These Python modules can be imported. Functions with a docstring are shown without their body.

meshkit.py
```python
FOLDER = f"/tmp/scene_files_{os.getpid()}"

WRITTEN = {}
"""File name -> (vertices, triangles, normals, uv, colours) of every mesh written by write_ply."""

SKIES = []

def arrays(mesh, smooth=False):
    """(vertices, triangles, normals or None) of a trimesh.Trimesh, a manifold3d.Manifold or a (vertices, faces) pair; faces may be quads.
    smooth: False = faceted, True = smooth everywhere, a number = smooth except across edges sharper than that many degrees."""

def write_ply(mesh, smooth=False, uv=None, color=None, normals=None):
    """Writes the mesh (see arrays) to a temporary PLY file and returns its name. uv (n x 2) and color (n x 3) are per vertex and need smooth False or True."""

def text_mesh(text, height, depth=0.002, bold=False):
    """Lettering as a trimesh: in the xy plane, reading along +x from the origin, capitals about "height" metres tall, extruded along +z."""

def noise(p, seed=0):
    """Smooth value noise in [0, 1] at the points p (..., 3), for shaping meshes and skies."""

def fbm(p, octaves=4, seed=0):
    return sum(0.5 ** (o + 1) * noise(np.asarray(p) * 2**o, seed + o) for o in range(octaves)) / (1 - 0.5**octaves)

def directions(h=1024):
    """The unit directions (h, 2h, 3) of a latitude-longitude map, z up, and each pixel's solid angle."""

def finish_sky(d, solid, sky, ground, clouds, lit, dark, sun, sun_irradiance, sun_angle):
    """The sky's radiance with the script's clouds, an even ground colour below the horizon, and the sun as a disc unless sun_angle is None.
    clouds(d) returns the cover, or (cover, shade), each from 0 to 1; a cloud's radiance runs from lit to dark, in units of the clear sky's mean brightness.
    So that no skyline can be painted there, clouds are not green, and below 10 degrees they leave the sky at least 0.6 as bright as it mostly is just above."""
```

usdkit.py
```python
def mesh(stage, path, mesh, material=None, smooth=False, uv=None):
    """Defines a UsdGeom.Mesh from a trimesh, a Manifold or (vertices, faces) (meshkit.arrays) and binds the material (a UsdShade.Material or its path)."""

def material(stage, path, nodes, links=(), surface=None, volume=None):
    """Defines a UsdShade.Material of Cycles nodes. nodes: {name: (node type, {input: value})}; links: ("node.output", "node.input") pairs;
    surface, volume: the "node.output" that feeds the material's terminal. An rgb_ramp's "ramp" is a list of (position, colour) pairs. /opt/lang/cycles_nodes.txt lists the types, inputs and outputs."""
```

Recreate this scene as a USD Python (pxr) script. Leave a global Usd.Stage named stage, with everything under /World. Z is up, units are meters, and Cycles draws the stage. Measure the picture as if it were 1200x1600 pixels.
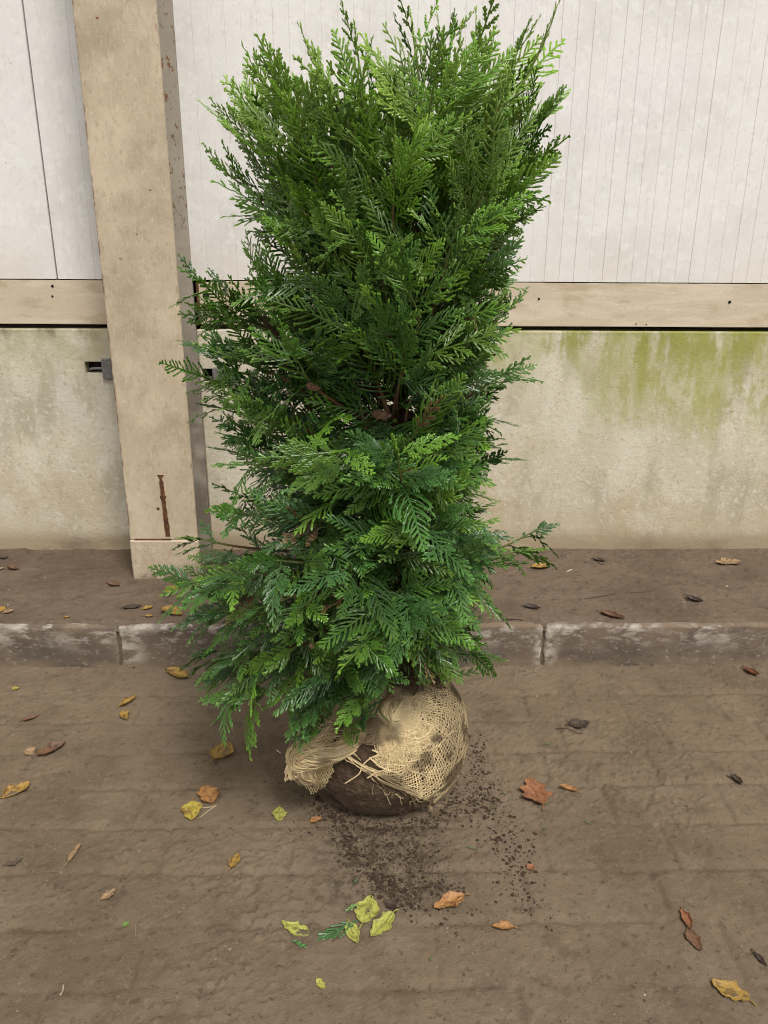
import math
import numpy as np
import trimesh
import manifold3d as m3
import meshkit
import usdkit
from pxr import Usd, UsdGeom, UsdLux, UsdShade, Gf, Sdf, Vt

stage = Usd.Stage.CreateInMemory()
UsdGeom.SetStageUpAxis(stage, "Z")
UsdGeom.SetStageMetersPerUnit(stage, 1.0)
UsdGeom.Xform.Define(stage, "/World")
UsdGeom.Scope.Define(stage, "/World/Looks")
T = Sdf.ValueTypeNames
fbm, noise = meshkit.fbm, meshkit.noise

# ------------------------------------------------------------------ camera
EYE = np.array([0.0, 0.0, 0.95])
PITCH, YAW, ROLL, FPX = np.radians(19.0), np.radians(1.1), np.radians(0.38), 1202.0
EXPOSURE = 0.88
FWD = np.array([math.sin(YAW) * math.cos(PITCH), math.cos(YAW) * math.cos(PITCH), -math.sin(PITCH)])
_r = np.array([math.cos(YAW), -math.sin(YAW), 0.0])
_u = np.cross(_r, FWD)
RIGHT = _r * math.cos(ROLL) + _u * math.sin(ROLL)
UP = -_r * math.sin(ROLL) + _u * math.cos(ROLL)
cam = UsdGeom.Camera.Define(stage, "/World/camera")
mt = Gf.Matrix4d(*RIGHT, 0, *UP, 0, *(-FWD), 0, *EYE, 1)
cam.AddTransformOp().Set(mt)
cam.CreateFocalLengthAttr(26.0)
cam.CreateHorizontalApertureAttr(26.0 * 1200 / FPX)
cam.CreateVerticalApertureAttr(26.0 * 1600 / FPX)
cam.CreateClippingRangeAttr(Gf.Vec2f(0.05, 1000))
cam.CreateExposureAttr(EXPOSURE)

# ------------------------------------------------------------------ sky and overcast sun
SUN = np.array([0.27, -0.56, 1.0]); SUN /= np.linalg.norm(SUN)
dome = UsdLux.DomeLight.Define(stage, "/World/sky")
dome.GetPrim().SetCustomDataByKey("kind", "structure")
skym = usdkit.material(stage, "/World/Looks/sky_look", {
    "sky": ("sky_texture", {"sky_type": "single_scattering", "sun_disc": False, "sun_elevation": float(math.asin(SUN[2])),
                            "sun_rotation": float(math.atan2(SUN[0], SUN[1])), "air_density": 1.0, "aerosol_density": 3.0}),
    "tc": ("texture_coordinate", {}),
    "nz": ("noise_texture", {"scale": 2.2, "detail": 5.0, "roughness": 0.55}),
    "rp": ("rgb_ramp", {"ramp": [(0.3, (0.82, 0.82, 0.82)), (0.7, (1.15, 1.15, 1.15))]}),
    "hs": ("hsv", {"saturation": 0.13, "value": 1.0}),
    "mx": ("mix_color", {"blend_type": "multiply", "fac": 1.0, "use_clamp": False}),
    "bg": ("background_shader", {"strength": 0.088})},
    [("tc.generated", "nz.vector"), ("nz.fac", "rp.fac"), ("sky.color", "hs.color"), ("hs.color", "mx.a"), ("rp.color", "mx.b"), ("mx.result", "bg.color")],
    surface="bg.background")
UsdShade.MaterialBindingAPI.Apply(dome.GetPrim()).Bind(skym)
sun = UsdLux.DistantLight.Define(stage, "/World/sun")
sun.CreateIntensityAttr(0.40)
sun.CreateAngleAttr(15.0)
sun.CreateNormalizeAttr(True)
sun.CreateColorAttr(Gf.Vec3f(1.0, 0.965, 0.91))
zc = SUN; xc = np.cross([0, 0, 1.0], zc); xc /= np.linalg.norm(xc); yc = np.cross(zc, xc)
sun.AddTransformOp().Set(Gf.Matrix4d(*xc, 0, *yc, 0, *zc, 0, 0, 0, 6, 1))


# ------------------------------------------------------------------ helpers
def ray(x, y):
    return FWD + RIGHT * (x - 600) / FPX - UP * (y - 800) / FPX


def on_z(x, y, z=0.0):
    d = ray(x, y)
    return EYE + d * ((z - EYE[2]) / d[2])


def on_y(x, y, Y):
    d = ray(x, y)
    return EYE + d * (Y / d[1])


def project(P):
    q = np.asarray(P, float) - EYE
    w = q @ FWD
    return np.stack([600 + FPX * (q @ RIGHT) / w, 800 - FPX * (q @ UP) / w, w], -1)


used = {}


def path_of(name, parent=None):
    base = (str(parent.GetPath()) if parent is not None else "/World") + "/" + name
    n = used.get(base, 0)
    used[base] = n + 1
    return base if n == 0 else f"{base}_{n:03d}"


def data(prim, **kw):
    for k, v in kw.items():
        if v:
            prim.SetCustomDataByKey({"cat": "category"}.get(k, k), v)
    return prim


def obj(name, mesh, mat, parent=None, smooth=False, pigment=None, uv=None, **kw):
    p = path_of(name, parent)
    m = usdkit.mesh(stage, p, mesh, mat, smooth=smooth, uv=uv)
    if pigment is not None:
        UsdGeom.PrimvarsAPI(m).CreatePrimvar("pigment", T.Color3fArray, "vertex").Set(Vt.Vec3fArray.FromNumpy(np.asarray(pigment, np.float32)))
    return data(m.GetPrim(), **kw)


def xform(name, loc=(0, 0, 0), parent=None, **kw):
    x = UsdGeom.Xform.Define(stage, path_of(name, parent))
    if any(loc):
        x.AddTranslateOp().Set(Gf.Vec3d(*map(float, loc)))
    return data(x.GetPrim(), **kw)


def box(x0, x1, y0, y1, z0, z1):
    b = trimesh.creation.box([x1 - x0, y1 - y0, z1 - z0])
    b.apply_translation([(x0 + x1) / 2, (y0 + y1) / 2, (z0 + z1) / 2])
    return b


def bevel_box(x0, x1, y0, y1, z0, z1, r=0.003, seg=2):
    c = [m3.Manifold.sphere(r, 4 * seg).translate([x, y, z]) for x in (x0 + r, x1 - r) for y in (y0 + r, y1 - r) for z in (z0 + r, z1 - r)]
    return m3.Manifold.batch_hull(c)


def tm(man):
    m = man.to_mesh()
    return trimesh.Trimesh(m.vert_properties[:, :3], m.tri_verts, process=False)


def tube(points, radii, sides=6, cap=True):
    p = np.asarray(points, float)
    t = np.gradient(p, axis=0)
    t /= np.linalg.norm(t, axis=1, keepdims=True) + 1e-12
    ref = np.where(np.abs(t[:, 2:]) < 0.92, [0, 0, 1.0], [1.0, 0, 0])
    a = np.cross(t, ref); a /= np.linalg.norm(a, axis=1, keepdims=True) + 1e-12
    b = np.cross(t, a)
    ang = np.arange(sides) * 2 * np.pi / sides
    r = np.broadcast_to(radii, (len(p),))
    v = p[:, None] + r[:, None, None] * (np.cos(ang)[None, :, None] * a[:, None] + np.sin(ang)[None, :, None] * b[:, None])
    i, j = np.meshgrid(np.arange(len(p) - 1), np.arange(sides), indexing="ij")
    q = np.stack([i * sides + j, i * sides + (j + 1) % sides, (i + 1) * sides + (j + 1) % sides, (i + 1) * sides + j], -1).reshape(-1, 4)
    f = np.vstack([q[:, [0, 2, 1]], q[:, [0, 3, 2]]])
    v = v.reshape(-1, 3)
    if cap:
        n = len(v)
        v = np.vstack([v, p[0], p[-1]])
        e = (len(p) - 1) * sides
        f = np.vstack([f] + [[[n, k, (k + 1) % sides], [n + 1, e + (k + 1) % sides, e + k]] for k in range(sides)])
    return v, f


def join(parts, cols=None):
    vs, fs, n = [], [], 0
    for v, f in parts:
        vs.append(v); fs.append(np.asarray(f) + n); n += len(v)
    return np.vstack(vs), np.vstack(fs)


def spline(pts, n):
    """Catmull-Rom through the points."""
    p = np.asarray(pts, float)
    p = np.vstack([2 * p[0] - p[1], p, 2 * p[-1] - p[-2]])
    s = np.linspace(0, len(p) - 3 - 1e-9, n)
    i = s.astype(int); t = (s - i)[:, None]
    a, b, c, d = p[i], p[i + 1], p[i + 2], p[i + 3]
    return 0.5 * (2 * b + (c - a) * t + (2 * a - 5 * b + 4 * c - d) * t ** 2 + (3 * b - a - 3 * c + d) * t ** 3)


def grid_faces(nx, ny):
    i, j = np.meshgrid(np.arange(nx - 1), np.arange(ny - 1), indexing="ij")
    a = i * ny + j
    return np.vstack([np.stack([a, a + ny, a + ny + 1], -1).reshape(-1, 3), np.stack([a, a + ny + 1, a + 1], -1).reshape(-1, 3)])


def smoothstep(a, b, x):
    t = np.clip((x - a) / (b - a), 0, 1)
    return t * t * (3 - 2 * t)


# ------------------------------------------------------------------ materials
def mat(name, nodes, links, surface="p.BSDF"):
    return usdkit.material(stage, f"/World/Looks/{name}", nodes, links, surface=surface)


def layered(name, base, layers, rough=0.8, spec=0.3, bumps=(), rough_var=None):
    """base colour with noise layers. layer: (colour, noise scale xyz or number, ramp low, ramp high, strength, detail, extra) where extra is a list of
    (axis, from, to) position masks that multiply the layer."""
    nodes = {"g": ("geometry", {}), "p": ("principled_bsdf", {"roughness": rough, "specular_ior_level": spec}), "c0": ("color", {"value": base})}
    links = []
    last = "c0.color"
    nodes["sx"] = ("separate_xyz", {})
    links.append(("g.position", "sx.vector"))
    for i, L in enumerate(layers):
        col, sc, lo, hi, st, det = L[:6]
        extra = L[6] if len(L) > 6 else []
        off = L[7] if len(L) > 7 else (i * 3.7, i * 1.3, i * 2.1)
        sc = (sc,) * 3 if np.ndim(sc) == 0 else sc
        nodes[f"m{i}"] = ("mapping", {"mapping_type": "point", "scale": sc, "location": off})
        nodes[f"n{i}"] = ("noise_texture", {"scale": 1.0, "detail": float(det), "roughness": 0.6})
        nodes[f"r{i}"] = ("map_range", {"range_type": "smoothstep", "from_min": lo, "from_max": hi, "to_min": 0.0, "to_max": st, "clamp": True})
        links += [("g.position", f"m{i}.vector"), (f"m{i}.vector", f"n{i}.vector"), (f"n{i}.fac", f"r{i}.value")]
        fac = f"r{i}.result"
        for k, (ax, a, b) in enumerate(extra):
            nodes[f"e{i}_{k}"] = ("map_range", {"range_type": "smoothstep", "from_min": a, "from_max": b, "to_min": 0.0, "to_max": 1.0, "clamp": True})
            nodes[f"x{i}_{k}"] = ("math", {"math_type": "multiply"})
            links += [(f"sx.{ax}", f"e{i}_{k}.value"), (f"e{i}_{k}.result", f"x{i}_{k}.value1"), (fac, f"x{i}_{k}.value2")]
            fac = f"x{i}_{k}.value"
        nodes[f"mc{i}"] = ("mix_color", {"blend_type": "mix", "b": col})
        links += [(last, f"mc{i}.a"), (fac, f"mc{i}.fac")]
        last = f"mc{i}.result"
    links.append((last, "p.base_color"))
    prev = None
    for i, (sc, det, dist, st) in enumerate(bumps):
        sc = (sc,) * 3 if np.ndim(sc) == 0 else sc
        nodes[f"bm{i}"] = ("mapping", {"mapping_type": "point", "scale": sc})
        nodes[f"bn{i}"] = ("noise_texture", {"scale": 1.0, "detail": float(det), "roughness": 0.65})
        nodes[f"b{i}"] = ("bump", {"distance": dist, "strength": st})
        links += [("g.position", f"bm{i}.vector"), (f"bm{i}.vector", f"bn{i}.vector"), (f"bn{i}.fac", f"b{i}.height")]
        if prev:
            links.append((prev, f"b{i}.normal"))
        prev = f"b{i}.normal"
    if prev:
        links.append((prev, "p.normal"))
    return mat(name, nodes, links)


def pigmented(name, rough=0.6, spec=0.4, translucent=0.0, bump=None, var=0.0):
    nodes = {"a": ("attribute", {"attribute": "pigment"}), "p": ("principled_bsdf", {"roughness": rough, "specular_ior_level": spec})}
    links = [("a.color", "p.base_color")]
    surf = "p.BSDF"
    if bump:
        nodes |= {"g": ("geometry", {}), "n": ("noise_texture", {"scale": bump[0], "detail": 3.0}), "b": ("bump", {"distance": bump[1], "strength": 0.8})}
        links += [("g.position", "n.vector"), ("n.fac", "b.height"), ("b.normal", "p.normal")]
    if translucent:
        nodes |= {"t": ("translucent_bsdf", {}), "mx": ("mix_closure", {"fac": translucent})}
        links += [("a.color", "t.color"), ("p.BSDF", "mx.closure1"), ("t.BSDF", "mx.closure2")]
        surf = "mx.closure"
    return mat(name, nodes, links, surf)


MUD_LAYERS = [
    ((0.118, 0.087, 0.054), 3.1, 0.44, 0.64, 0.75, 6),
    ((0.195, 0.150, 0.101), 7.0, 0.48, 0.68, 0.6, 6),
    ((0.099, 0.072, 0.046), 24.0, 0.52, 0.68, 0.55, 8),
    ((0.074, 0.052, 0.034), (75, 75, 75), 0.58, 0.68, 0.65, 7),
    ((0.210, 0.166, 0.120), 110.0, 0.55, 0.70, 0.5, 6),
    ((0.060, 0.043, 0.029), 190.0, 0.60, 0.70, 0.7, 5),
]
MUD = layered("mud", (0.169, 0.126, 0.083), MUD_LAYERS + [((0.050, 0.036, 0.025), 55.0, 0.42, 0.62, 0.75, 9, [("x", -0.13, -0.03), ("x", 0.17, 0.07), ("y", 0.87, 0.94), ("y", 1.12, 1.04)])], rough=0.92, spec=0.15, bumps=[(90, 7, 0.005, 0.7), (420, 6, 0.0025, 0.9)])
LEDGE_MUD = layered("ledge_mud", (0.142, 0.103, 0.072), [(tuple(np.array(l[0]) * (0.80, 0.76, 0.79)), *l[1:]) for l in MUD_LAYERS], rough=0.9, spec=0.18,
                    bumps=[(90, 7, 0.005, 0.7), (420, 6, 0.0025, 0.9)])
PAVER = [layered(f"paver_{w}", c, [
    ((0.155, 0.117, 0.079), 14.0, 0.36, 0.58, 0.9, 7),
    ((0.33, 0.27, 0.19), 120.0, 0.56, 0.72, 0.5, 6)], rough=0.9, spec=0.25, bumps=[(200, 5, 0.002, 0.5)]) for w, c in
    (("brown", (0.172, 0.129, 0.087)), ("pink", (0.186, 0.130, 0.089)), ("grey", (0.172, 0.137, 0.098)))]
KERB = layered("kerb_concrete", (0.145, 0.108, 0.078), [
    ((0.085, 0.064, 0.049), 9.0, 0.40, 0.62, 0.8, 4),
    ((0.30, 0.26, 0.215), (13, 13, 30), 0.48, 0.62, 0.75, 8, [("z", 0.030, 0.112)]),
    ((0.45, 0.40, 0.34), (26, 26, 60), 0.52, 0.64, 0.6, 8, [("z", 0.045, 0.110)]),
    ((0.34, 0.30, 0.245), (70, 70, 110), 0.57, 0.70, 0.6, 6),
    ((0.46, 0.41, 0.34), (26, 26, 40), 0.40, 0.58, 0.8, 8, [("x", 0.378, 0.402), ("x", 0.455, 0.415)]),
    ((0.40, 0.36, 0.30), (26, 26, 40), 0.44, 0.60, 0.8, 8, [("x", -0.598, -0.582), ("x", -0.500, -0.565)]),
    ((0.20, 0.145, 0.092), (7, 7, 20), 0.36, 0.58, 0.95, 6, [("z", 0.045, 0.0)]),
    ((0.165, 0.118, 0.078), (9, 9, 30), 0.46, 0.62, 0.85, 6, [("z", 0.075, 0.112)]),
], rough=0.85, spec=0.3, bumps=[(55, 5, 0.005, 0.6), (300, 4, 0.0015, 0.5)])
GREEN_ALGAE = (0.235, 0.235, 0.048)
CONC_LAYERS = [
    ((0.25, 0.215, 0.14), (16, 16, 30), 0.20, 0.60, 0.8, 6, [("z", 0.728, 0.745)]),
    ((0.60, 0.555, 0.44), 4.3, 0.44, 0.62, 0.8, 7),
    ((0.43, 0.345, 0.215), 5.2, 0.46, 0.64, 0.75, 7, [("z", 0.62, 0.22)]),
    ((0.35, 0.315, 0.22), (11, 11, 4.5), 0.47, 0.66, 0.75, 9),
    ((0.62, 0.585, 0.49), 70.0, 0.53, 0.68, 0.6, 7),
    ((0.34, 0.285, 0.185), 95.0, 0.55, 0.70, 0.65, 7),
    ((0.22, 0.18, 0.13), 150.0, 0.66, 0.74, 0.7, 4),
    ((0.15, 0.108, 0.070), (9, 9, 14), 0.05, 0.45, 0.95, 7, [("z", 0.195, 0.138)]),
    ((0.38, 0.30, 0.19), (5, 5, 6), 0.22, 0.60, 0.75, 6, [("z", 0.32, 0.12)]),
]
CONC_R = layered("concrete_algae", (0.505, 0.455, 0.345), CONC_LAYERS + [
    ((0.36, 0.345, 0.150), (7, 7, 3.5), 0.42, 0.62, 0.55, 8, [("z", 0.36, 0.62), ("x", 0.05, 0.22)], (2.3, 0.0, 5.1)),
    ((0.285, 0.290, 0.050), (17, 17, 2.8), 0.42, 0.64, 0.72, 9, [("z", 0.36, 0.60), ("x", 0.79, 0.86), ("x", 1.06, 0.99)], (9.3, 0.0, 1.1)),
    ((0.265, 0.270, 0.048), (17, 17, 2.8), 0.42, 0.63, 0.72, 9, [("z", 0.46, 0.63), ("x", 0.60, 0.66), ("x", 0.78, 0.73)], (4.3, 0.0, 3.1)),
    ((0.245, 0.250, 0.048), (15, 15, 5.0), 0.44, 0.57, 0.85, 9, [("z", 0.60, 0.72), ("x", 0.12, 0.25)], (6.3, 0.0, 2.1)),
    ((0.30, 0.29, 0.080), (40, 40, 20), 0.46, 0.60, 0.6, 9, [("z", 0.42, 0.60), ("x", 0.60, 0.70)], (1.3, 0.0, 2.1)),
], rough=0.87, spec=0.25, bumps=[(70, 5, 0.004, 0.5), (320, 4, 0.0012, 0.5)])
CONC_L = layered("concrete_bare", (0.515, 0.478, 0.39), CONC_LAYERS + [
    ((0.33, 0.31, 0.175), (7, 7, 5), 0.42, 0.62, 0.7, 8, [("z", 0.56, 0.74)], (1.3, 0.0, 2.2)),
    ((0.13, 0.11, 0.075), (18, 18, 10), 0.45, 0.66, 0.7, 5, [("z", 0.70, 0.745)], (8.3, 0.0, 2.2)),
], rough=0.87, spec=0.25, bumps=[(70, 5, 0.004, 0.5), (320, 4, 0.0012, 0.5)])
WHITE = layered("white_cladding", (0.700, 0.676, 0.640), [
    ((0.59, 0.565, 0.525), 5.0, 0.42, 0.66, 0.65, 7),
    ((0.70, 0.665, 0.65), 3.0, 0.50, 0.66, 0.6, 3),
    ((0.735, 0.715, 0.68), 48.0, 0.50, 0.66, 0.75, 7),
    ((0.555, 0.53, 0.485), 90.0, 0.55, 0.70, 0.5, 6),
    ((0.52, 0.485, 0.43), (60, 60, 9), 0.57, 0.74, 0.5, 6),
    ((0.60, 0.54, 0.46), (4, 4, 5), 0.30, 0.60, 0.55, 5, [("z", 1.02, 0.87)]),
    ((0.30, 0.25, 0.20), (170, 170, 110), 0.735, 0.78, 0.6, 2),
], rough=0.55, spec=0.35, bumps=[(120, 4, 0.0012, 0.35), ((400, 400, 90), 3, 0.0006, 0.3)])
SEAM = layered("seam_dark", (0.10, 0.085, 0.085), [((0.06, 0.05, 0.05), 40, 0.4, 0.6, 0.6, 2)], rough=0.9)
TAN_LAYERS = [
    ((0.53, 0.44, 0.315), 9.0, 0.46, 0.64, 0.8, 6),
    ((0.31, 0.25, 0.17), 6.0, 0.46, 0.66, 0.75, 8),
    ((0.33, 0.265, 0.18), (30, 30, 14), 0.48, 0.70, 0.4, 8),
    ((0.60, 0.51, 0.375), (150, 150, 60), 0.54, 0.68, 0.45, 8),
    ((0.62, 0.53, 0.40), (700, 700, 22), 0.60, 0.68, 0.45, 3),
    ((0.62, 0.53, 0.40), (60, 60, 500), 0.64, 0.70, 0.35, 3),
    ((0.31, 0.24, 0.15), (110, 110, 70), 0.55, 0.70, 0.55, 7),
    ((0.24, 0.10, 0.035), 26.0, 0.735, 0.79, 0.85, 3),
]
TAN = layered("tan_paint", (0.445, 0.362, 0.252), TAN_LAYERS + [
    ((0.12, 0.05, 0.022), (60, 60, 40), 0.44, 0.60, 0.9, 4, [("x", -0.6115, -0.618)]),
    ((0.16, 0.09, 0.05), (60, 60, 30), 0.58, 0.66, 0.7, 4, [("x", -0.452, -0.446)]),
], rough=0.6, spec=0.35, bumps=[(110, 5, 0.0015, 0.45)])
TAN_FOOT = layered("tan_foot", (0.45, 0.36, 0.25), TAN_LAYERS + [
    ((0.14, 0.10, 0.07), (22, 22, 18), 0.30, 0.60, 0.9, 5, [("z", 0.185, 0.12)])], rough=0.75, spec=0.3, bumps=[(70, 5, 0.004, 0.6)])
RAIL = layered("rail_paint", (0.51, 0.425, 0.31), [
    ((0.60, 0.515, 0.385), (5, 5, 30), 0.46, 0.64, 0.7, 8),
    ((0.39, 0.305, 0.195), (9, 9, 24), 0.50, 0.66, 0.65, 8),
    ((0.40, 0.32, 0.21), 120.0, 0.56, 0.72, 0.5, 6),
    ((0.70, 0.63, 0.52), (30, 30, 80), 0.62, 0.76, 0.6, 5),
    ((0.22, 0.13, 0.07), (26, 26, 60), 0.70, 0.77, 0.7, 4),
], rough=0.6, spec=0.35, bumps=[((60, 60, 200), 4, 0.0012, 0.4)])
RUSTY_GREY_SHADED = layered("rust_speckled_paint_shaded", (0.31, 0.275, 0.22), [  # darkened base and lower part paint in shade from flange and tree
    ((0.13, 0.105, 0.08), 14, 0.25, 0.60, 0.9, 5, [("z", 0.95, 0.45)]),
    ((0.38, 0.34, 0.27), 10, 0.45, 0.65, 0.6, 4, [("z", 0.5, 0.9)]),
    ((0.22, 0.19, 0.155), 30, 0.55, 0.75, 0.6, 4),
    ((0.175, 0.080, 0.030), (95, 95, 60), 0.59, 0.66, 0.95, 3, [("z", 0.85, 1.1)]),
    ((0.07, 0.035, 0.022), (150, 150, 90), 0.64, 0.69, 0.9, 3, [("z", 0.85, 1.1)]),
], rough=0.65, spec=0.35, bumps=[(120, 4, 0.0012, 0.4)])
RUST = layered("rust", (0.10, 0.042, 0.020), [((0.19, 0.085, 0.032), 70, 0.48, 0.68, 0.8, 5), ((0.045, 0.024, 0.016), 40, 0.5, 0.7, 0.7, 4)], rough=0.9, spec=0.2, bumps=[(150, 5, 0.0015, 0.6)])
DARK = layered("dark_void", (0.022, 0.019, 0.017), [((0.035, 0.03, 0.026), 30, 0.4, 0.6, 0.6, 3)], rough=0.95, spec=0.1)
RUST_SPOT = layered("rust_spot", (0.24, 0.105, 0.040), [((0.13, 0.055, 0.024), 160, 0.48, 0.62, 0.7, 3)], rough=0.85, spec=0.2)
GREY_METAL = layered("grey_block", (0.135, 0.125, 0.115), [((0.21, 0.20, 0.18), 60, 0.5, 0.7, 0.7, 4)], rough=0.75, spec=0.35, bumps=[(120, 4, 0.001, 0.4)])
SOIL = layered("dark_soil", (0.080, 0.053, 0.034), [
    ((0.13, 0.090, 0.058), 30, 0.48, 0.68, 0.75, 5),
    ((0.035, 0.023, 0.015), 60, 0.5, 0.72, 0.7, 5),
    ((0.22, 0.165, 0.095), (240, 240, 130), 0.66, 0.74, 0.75, 3)], rough=0.92, spec=0.15, bumps=[(90, 6, 0.006, 0.8), (380, 4, 0.002, 0.7)])
CRUMB = layered("soil_crumb", (0.040, 0.026, 0.018), [((0.07, 0.048, 0.032), 120, 0.45, 0.65, 0.7, 3)], rough=0.95, spec=0.12)
FOLIAGE = pigmented("foliage", rough=0.37, spec=0.50, translucent=0.13)
BARK = pigmented("bark", rough=0.8, spec=0.25, bump=(220.0, 0.002))
FIBRE = pigmented("burlap_fibre", rough=0.85, spec=0.2, translucent=0.10)
BURLAP = layered("burlap_weave", (0.46, 0.35, 0.20), [((0.58, 0.46, 0.29), (60, 60, 60), 0.45, 0.65, 0.7, 5), ((0.24, 0.165, 0.09), 120, 0.55, 0.75, 0.7, 4)], rough=0.9, spec=0.15, bumps=[(420, 3, 0.002, 0.8)])
LEAF = pigmented("dry_leaf", rough=0.55, spec=0.4, translucent=0.15, bump=(240.0, 0.0015))
STONE = pigmented("grit", rough=0.8, spec=0.3)

# ------------------------------------------------------------------ setting: levels
KERB_Y, KERB_TOP, WALL_Y, POST_Y = 1.605, 0.117, 2.065, 1.861
ROWS = [1.4900 - 0.1025 * i for i in range(9)]          # joints between paver rows
ROWX = lambda r: (0.105 if r % 2 else 0.0) + 0.031 * math.sin(r * 2.3)


def mud_height(x, y):
    """Height of the trodden mud over the pavers (z = 0 is the pavers' general level)."""
    x = np.asarray(x, float); y = np.asarray(y, float)
    P = np.stack([x, y, np.zeros_like(x)], -1)
    h = 0.0072 + (fbm(P * 4.2, 3, 11) - 0.5) * 0.010 + (fbm(P * 17, 3, 12) - 0.5) * 0.0030
    h = h + (fbm(P * 62, 3, 13) - 0.5) * 0.0032 + (fbm(P * 170, 2, 10) - 0.5) * 0.0018
    bar = smoothstep(0.36, 0.66, fbm(P * 8.0 + 7, 3, 14)) * 0.80 + 0.20
    d = np.min(np.abs(y[..., None] - np.array(ROWS) - 0.007 * (fbm(P * 14 + 3, 2, 21)[..., None] - 0.5)), -1)
    h = h - 0.0050 * np.exp(-(d / 0.0070) ** 2) * bar
    row = np.clip(np.searchsorted(-np.array(ROWS), -y), 0, 9)
    off = np.array([ROWX(r) for r in range(10)])[row]
    cx = np.abs((x - off + 0.105 + 50 * 0.21) % 0.21 - 0.105)
    bar2 = smoothstep(0.35, 0.6, fbm(P * 6.0 + 17, 2, 15))
    h = h - 0.0050 * np.exp(-(cx / 0.0065) ** 2) * (0.5 + 0.5 * bar2) * (y < 1.5)
    # streaks where wheels and brooms dragged the wet mud, lower left
    a = np.radians(52)
    s = np.stack([(x * np.cos(a) + y * np.sin(a)) * 3.0, (-x * np.sin(a) + y * np.cos(a)) * 26.0, 0 * x], -1)
    left = smoothstep(0.02, -0.30, x)
    h = h + (fbm(s, 3, 16) - 0.5) * 0.0030 * left
    # small clods
    c2 = noise(P * 150, 18)
    clod = smoothstep(0.45, 0.7, fbm(P * 6, 2, 19)) * 0.8 + 0.2
    h = h + np.maximum(fbm(P * 95, 3, 17) - 0.60, 0) * 0.017 * clod + np.maximum(c2 - 0.70, 0) * 0.010 * clod 
    # thin mud where paver faces show through, right of the tree
    thin = np.exp(-(((x - 0.28) / 0.22) ** 2 + ((y - 1.08) / 0.16) ** 2))
    h = h - 0.0035 * thin
    h = h + 0.006 * smoothstep(1.57, 1.605, y) * fbm(P * 8, 2, 20)      # swept up against the kerb
    return h


def ledge_height(x, y):
    x = np.asarray(x, float); y = np.asarray(y, float)
    P = np.stack([x, y, np.zeros_like(x)], -1)
    h = KERB_TOP + 0.002 + (fbm(P * 5, 3, 31) - 0.5) * 0.008 + (fbm(P * 22, 3, 32) - 0.5) * 0.005 + (fbm(P * 70, 3, 33) - 0.5) * 0.0038
    wob = 1.752 + 0.010 * (noise(np.stack([x * 7, 0 * x, 0 * x], -1), 34) - 0.5)
    h = h + 0.005 * smoothstep(wob - 0.004, wob + 0.012, y)
    c = noise(P * 70, 35)
    h = h + np.maximum(c - 0.72, 0) * 0.014
    a = np.radians(38)
    s = np.stack([(x * np.cos(a) + y * np.sin(a)) * 4.0, (-x * np.sin(a) + y * np.cos(a)) * 24.0, 0 * x], -1)
    h = h + (fbm(s, 2, 36) - 0.5) * 0.007 * smoothstep(-0.2, -0.5, x) * smoothstep(1.74, 1.78, y)
    h = h + 0.003 * smoothstep(2.02, 2.065, y) * fbm(P * 12, 2, 37)
    edge = 1.612 + 0.012 * fbm(np.stack([x * 14, 0 * x, 0 * x], -1), 3, 38)
    h = h - 0.016 * smoothstep(edge + 0.008, edge - 0.006, y)
    return h


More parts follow.
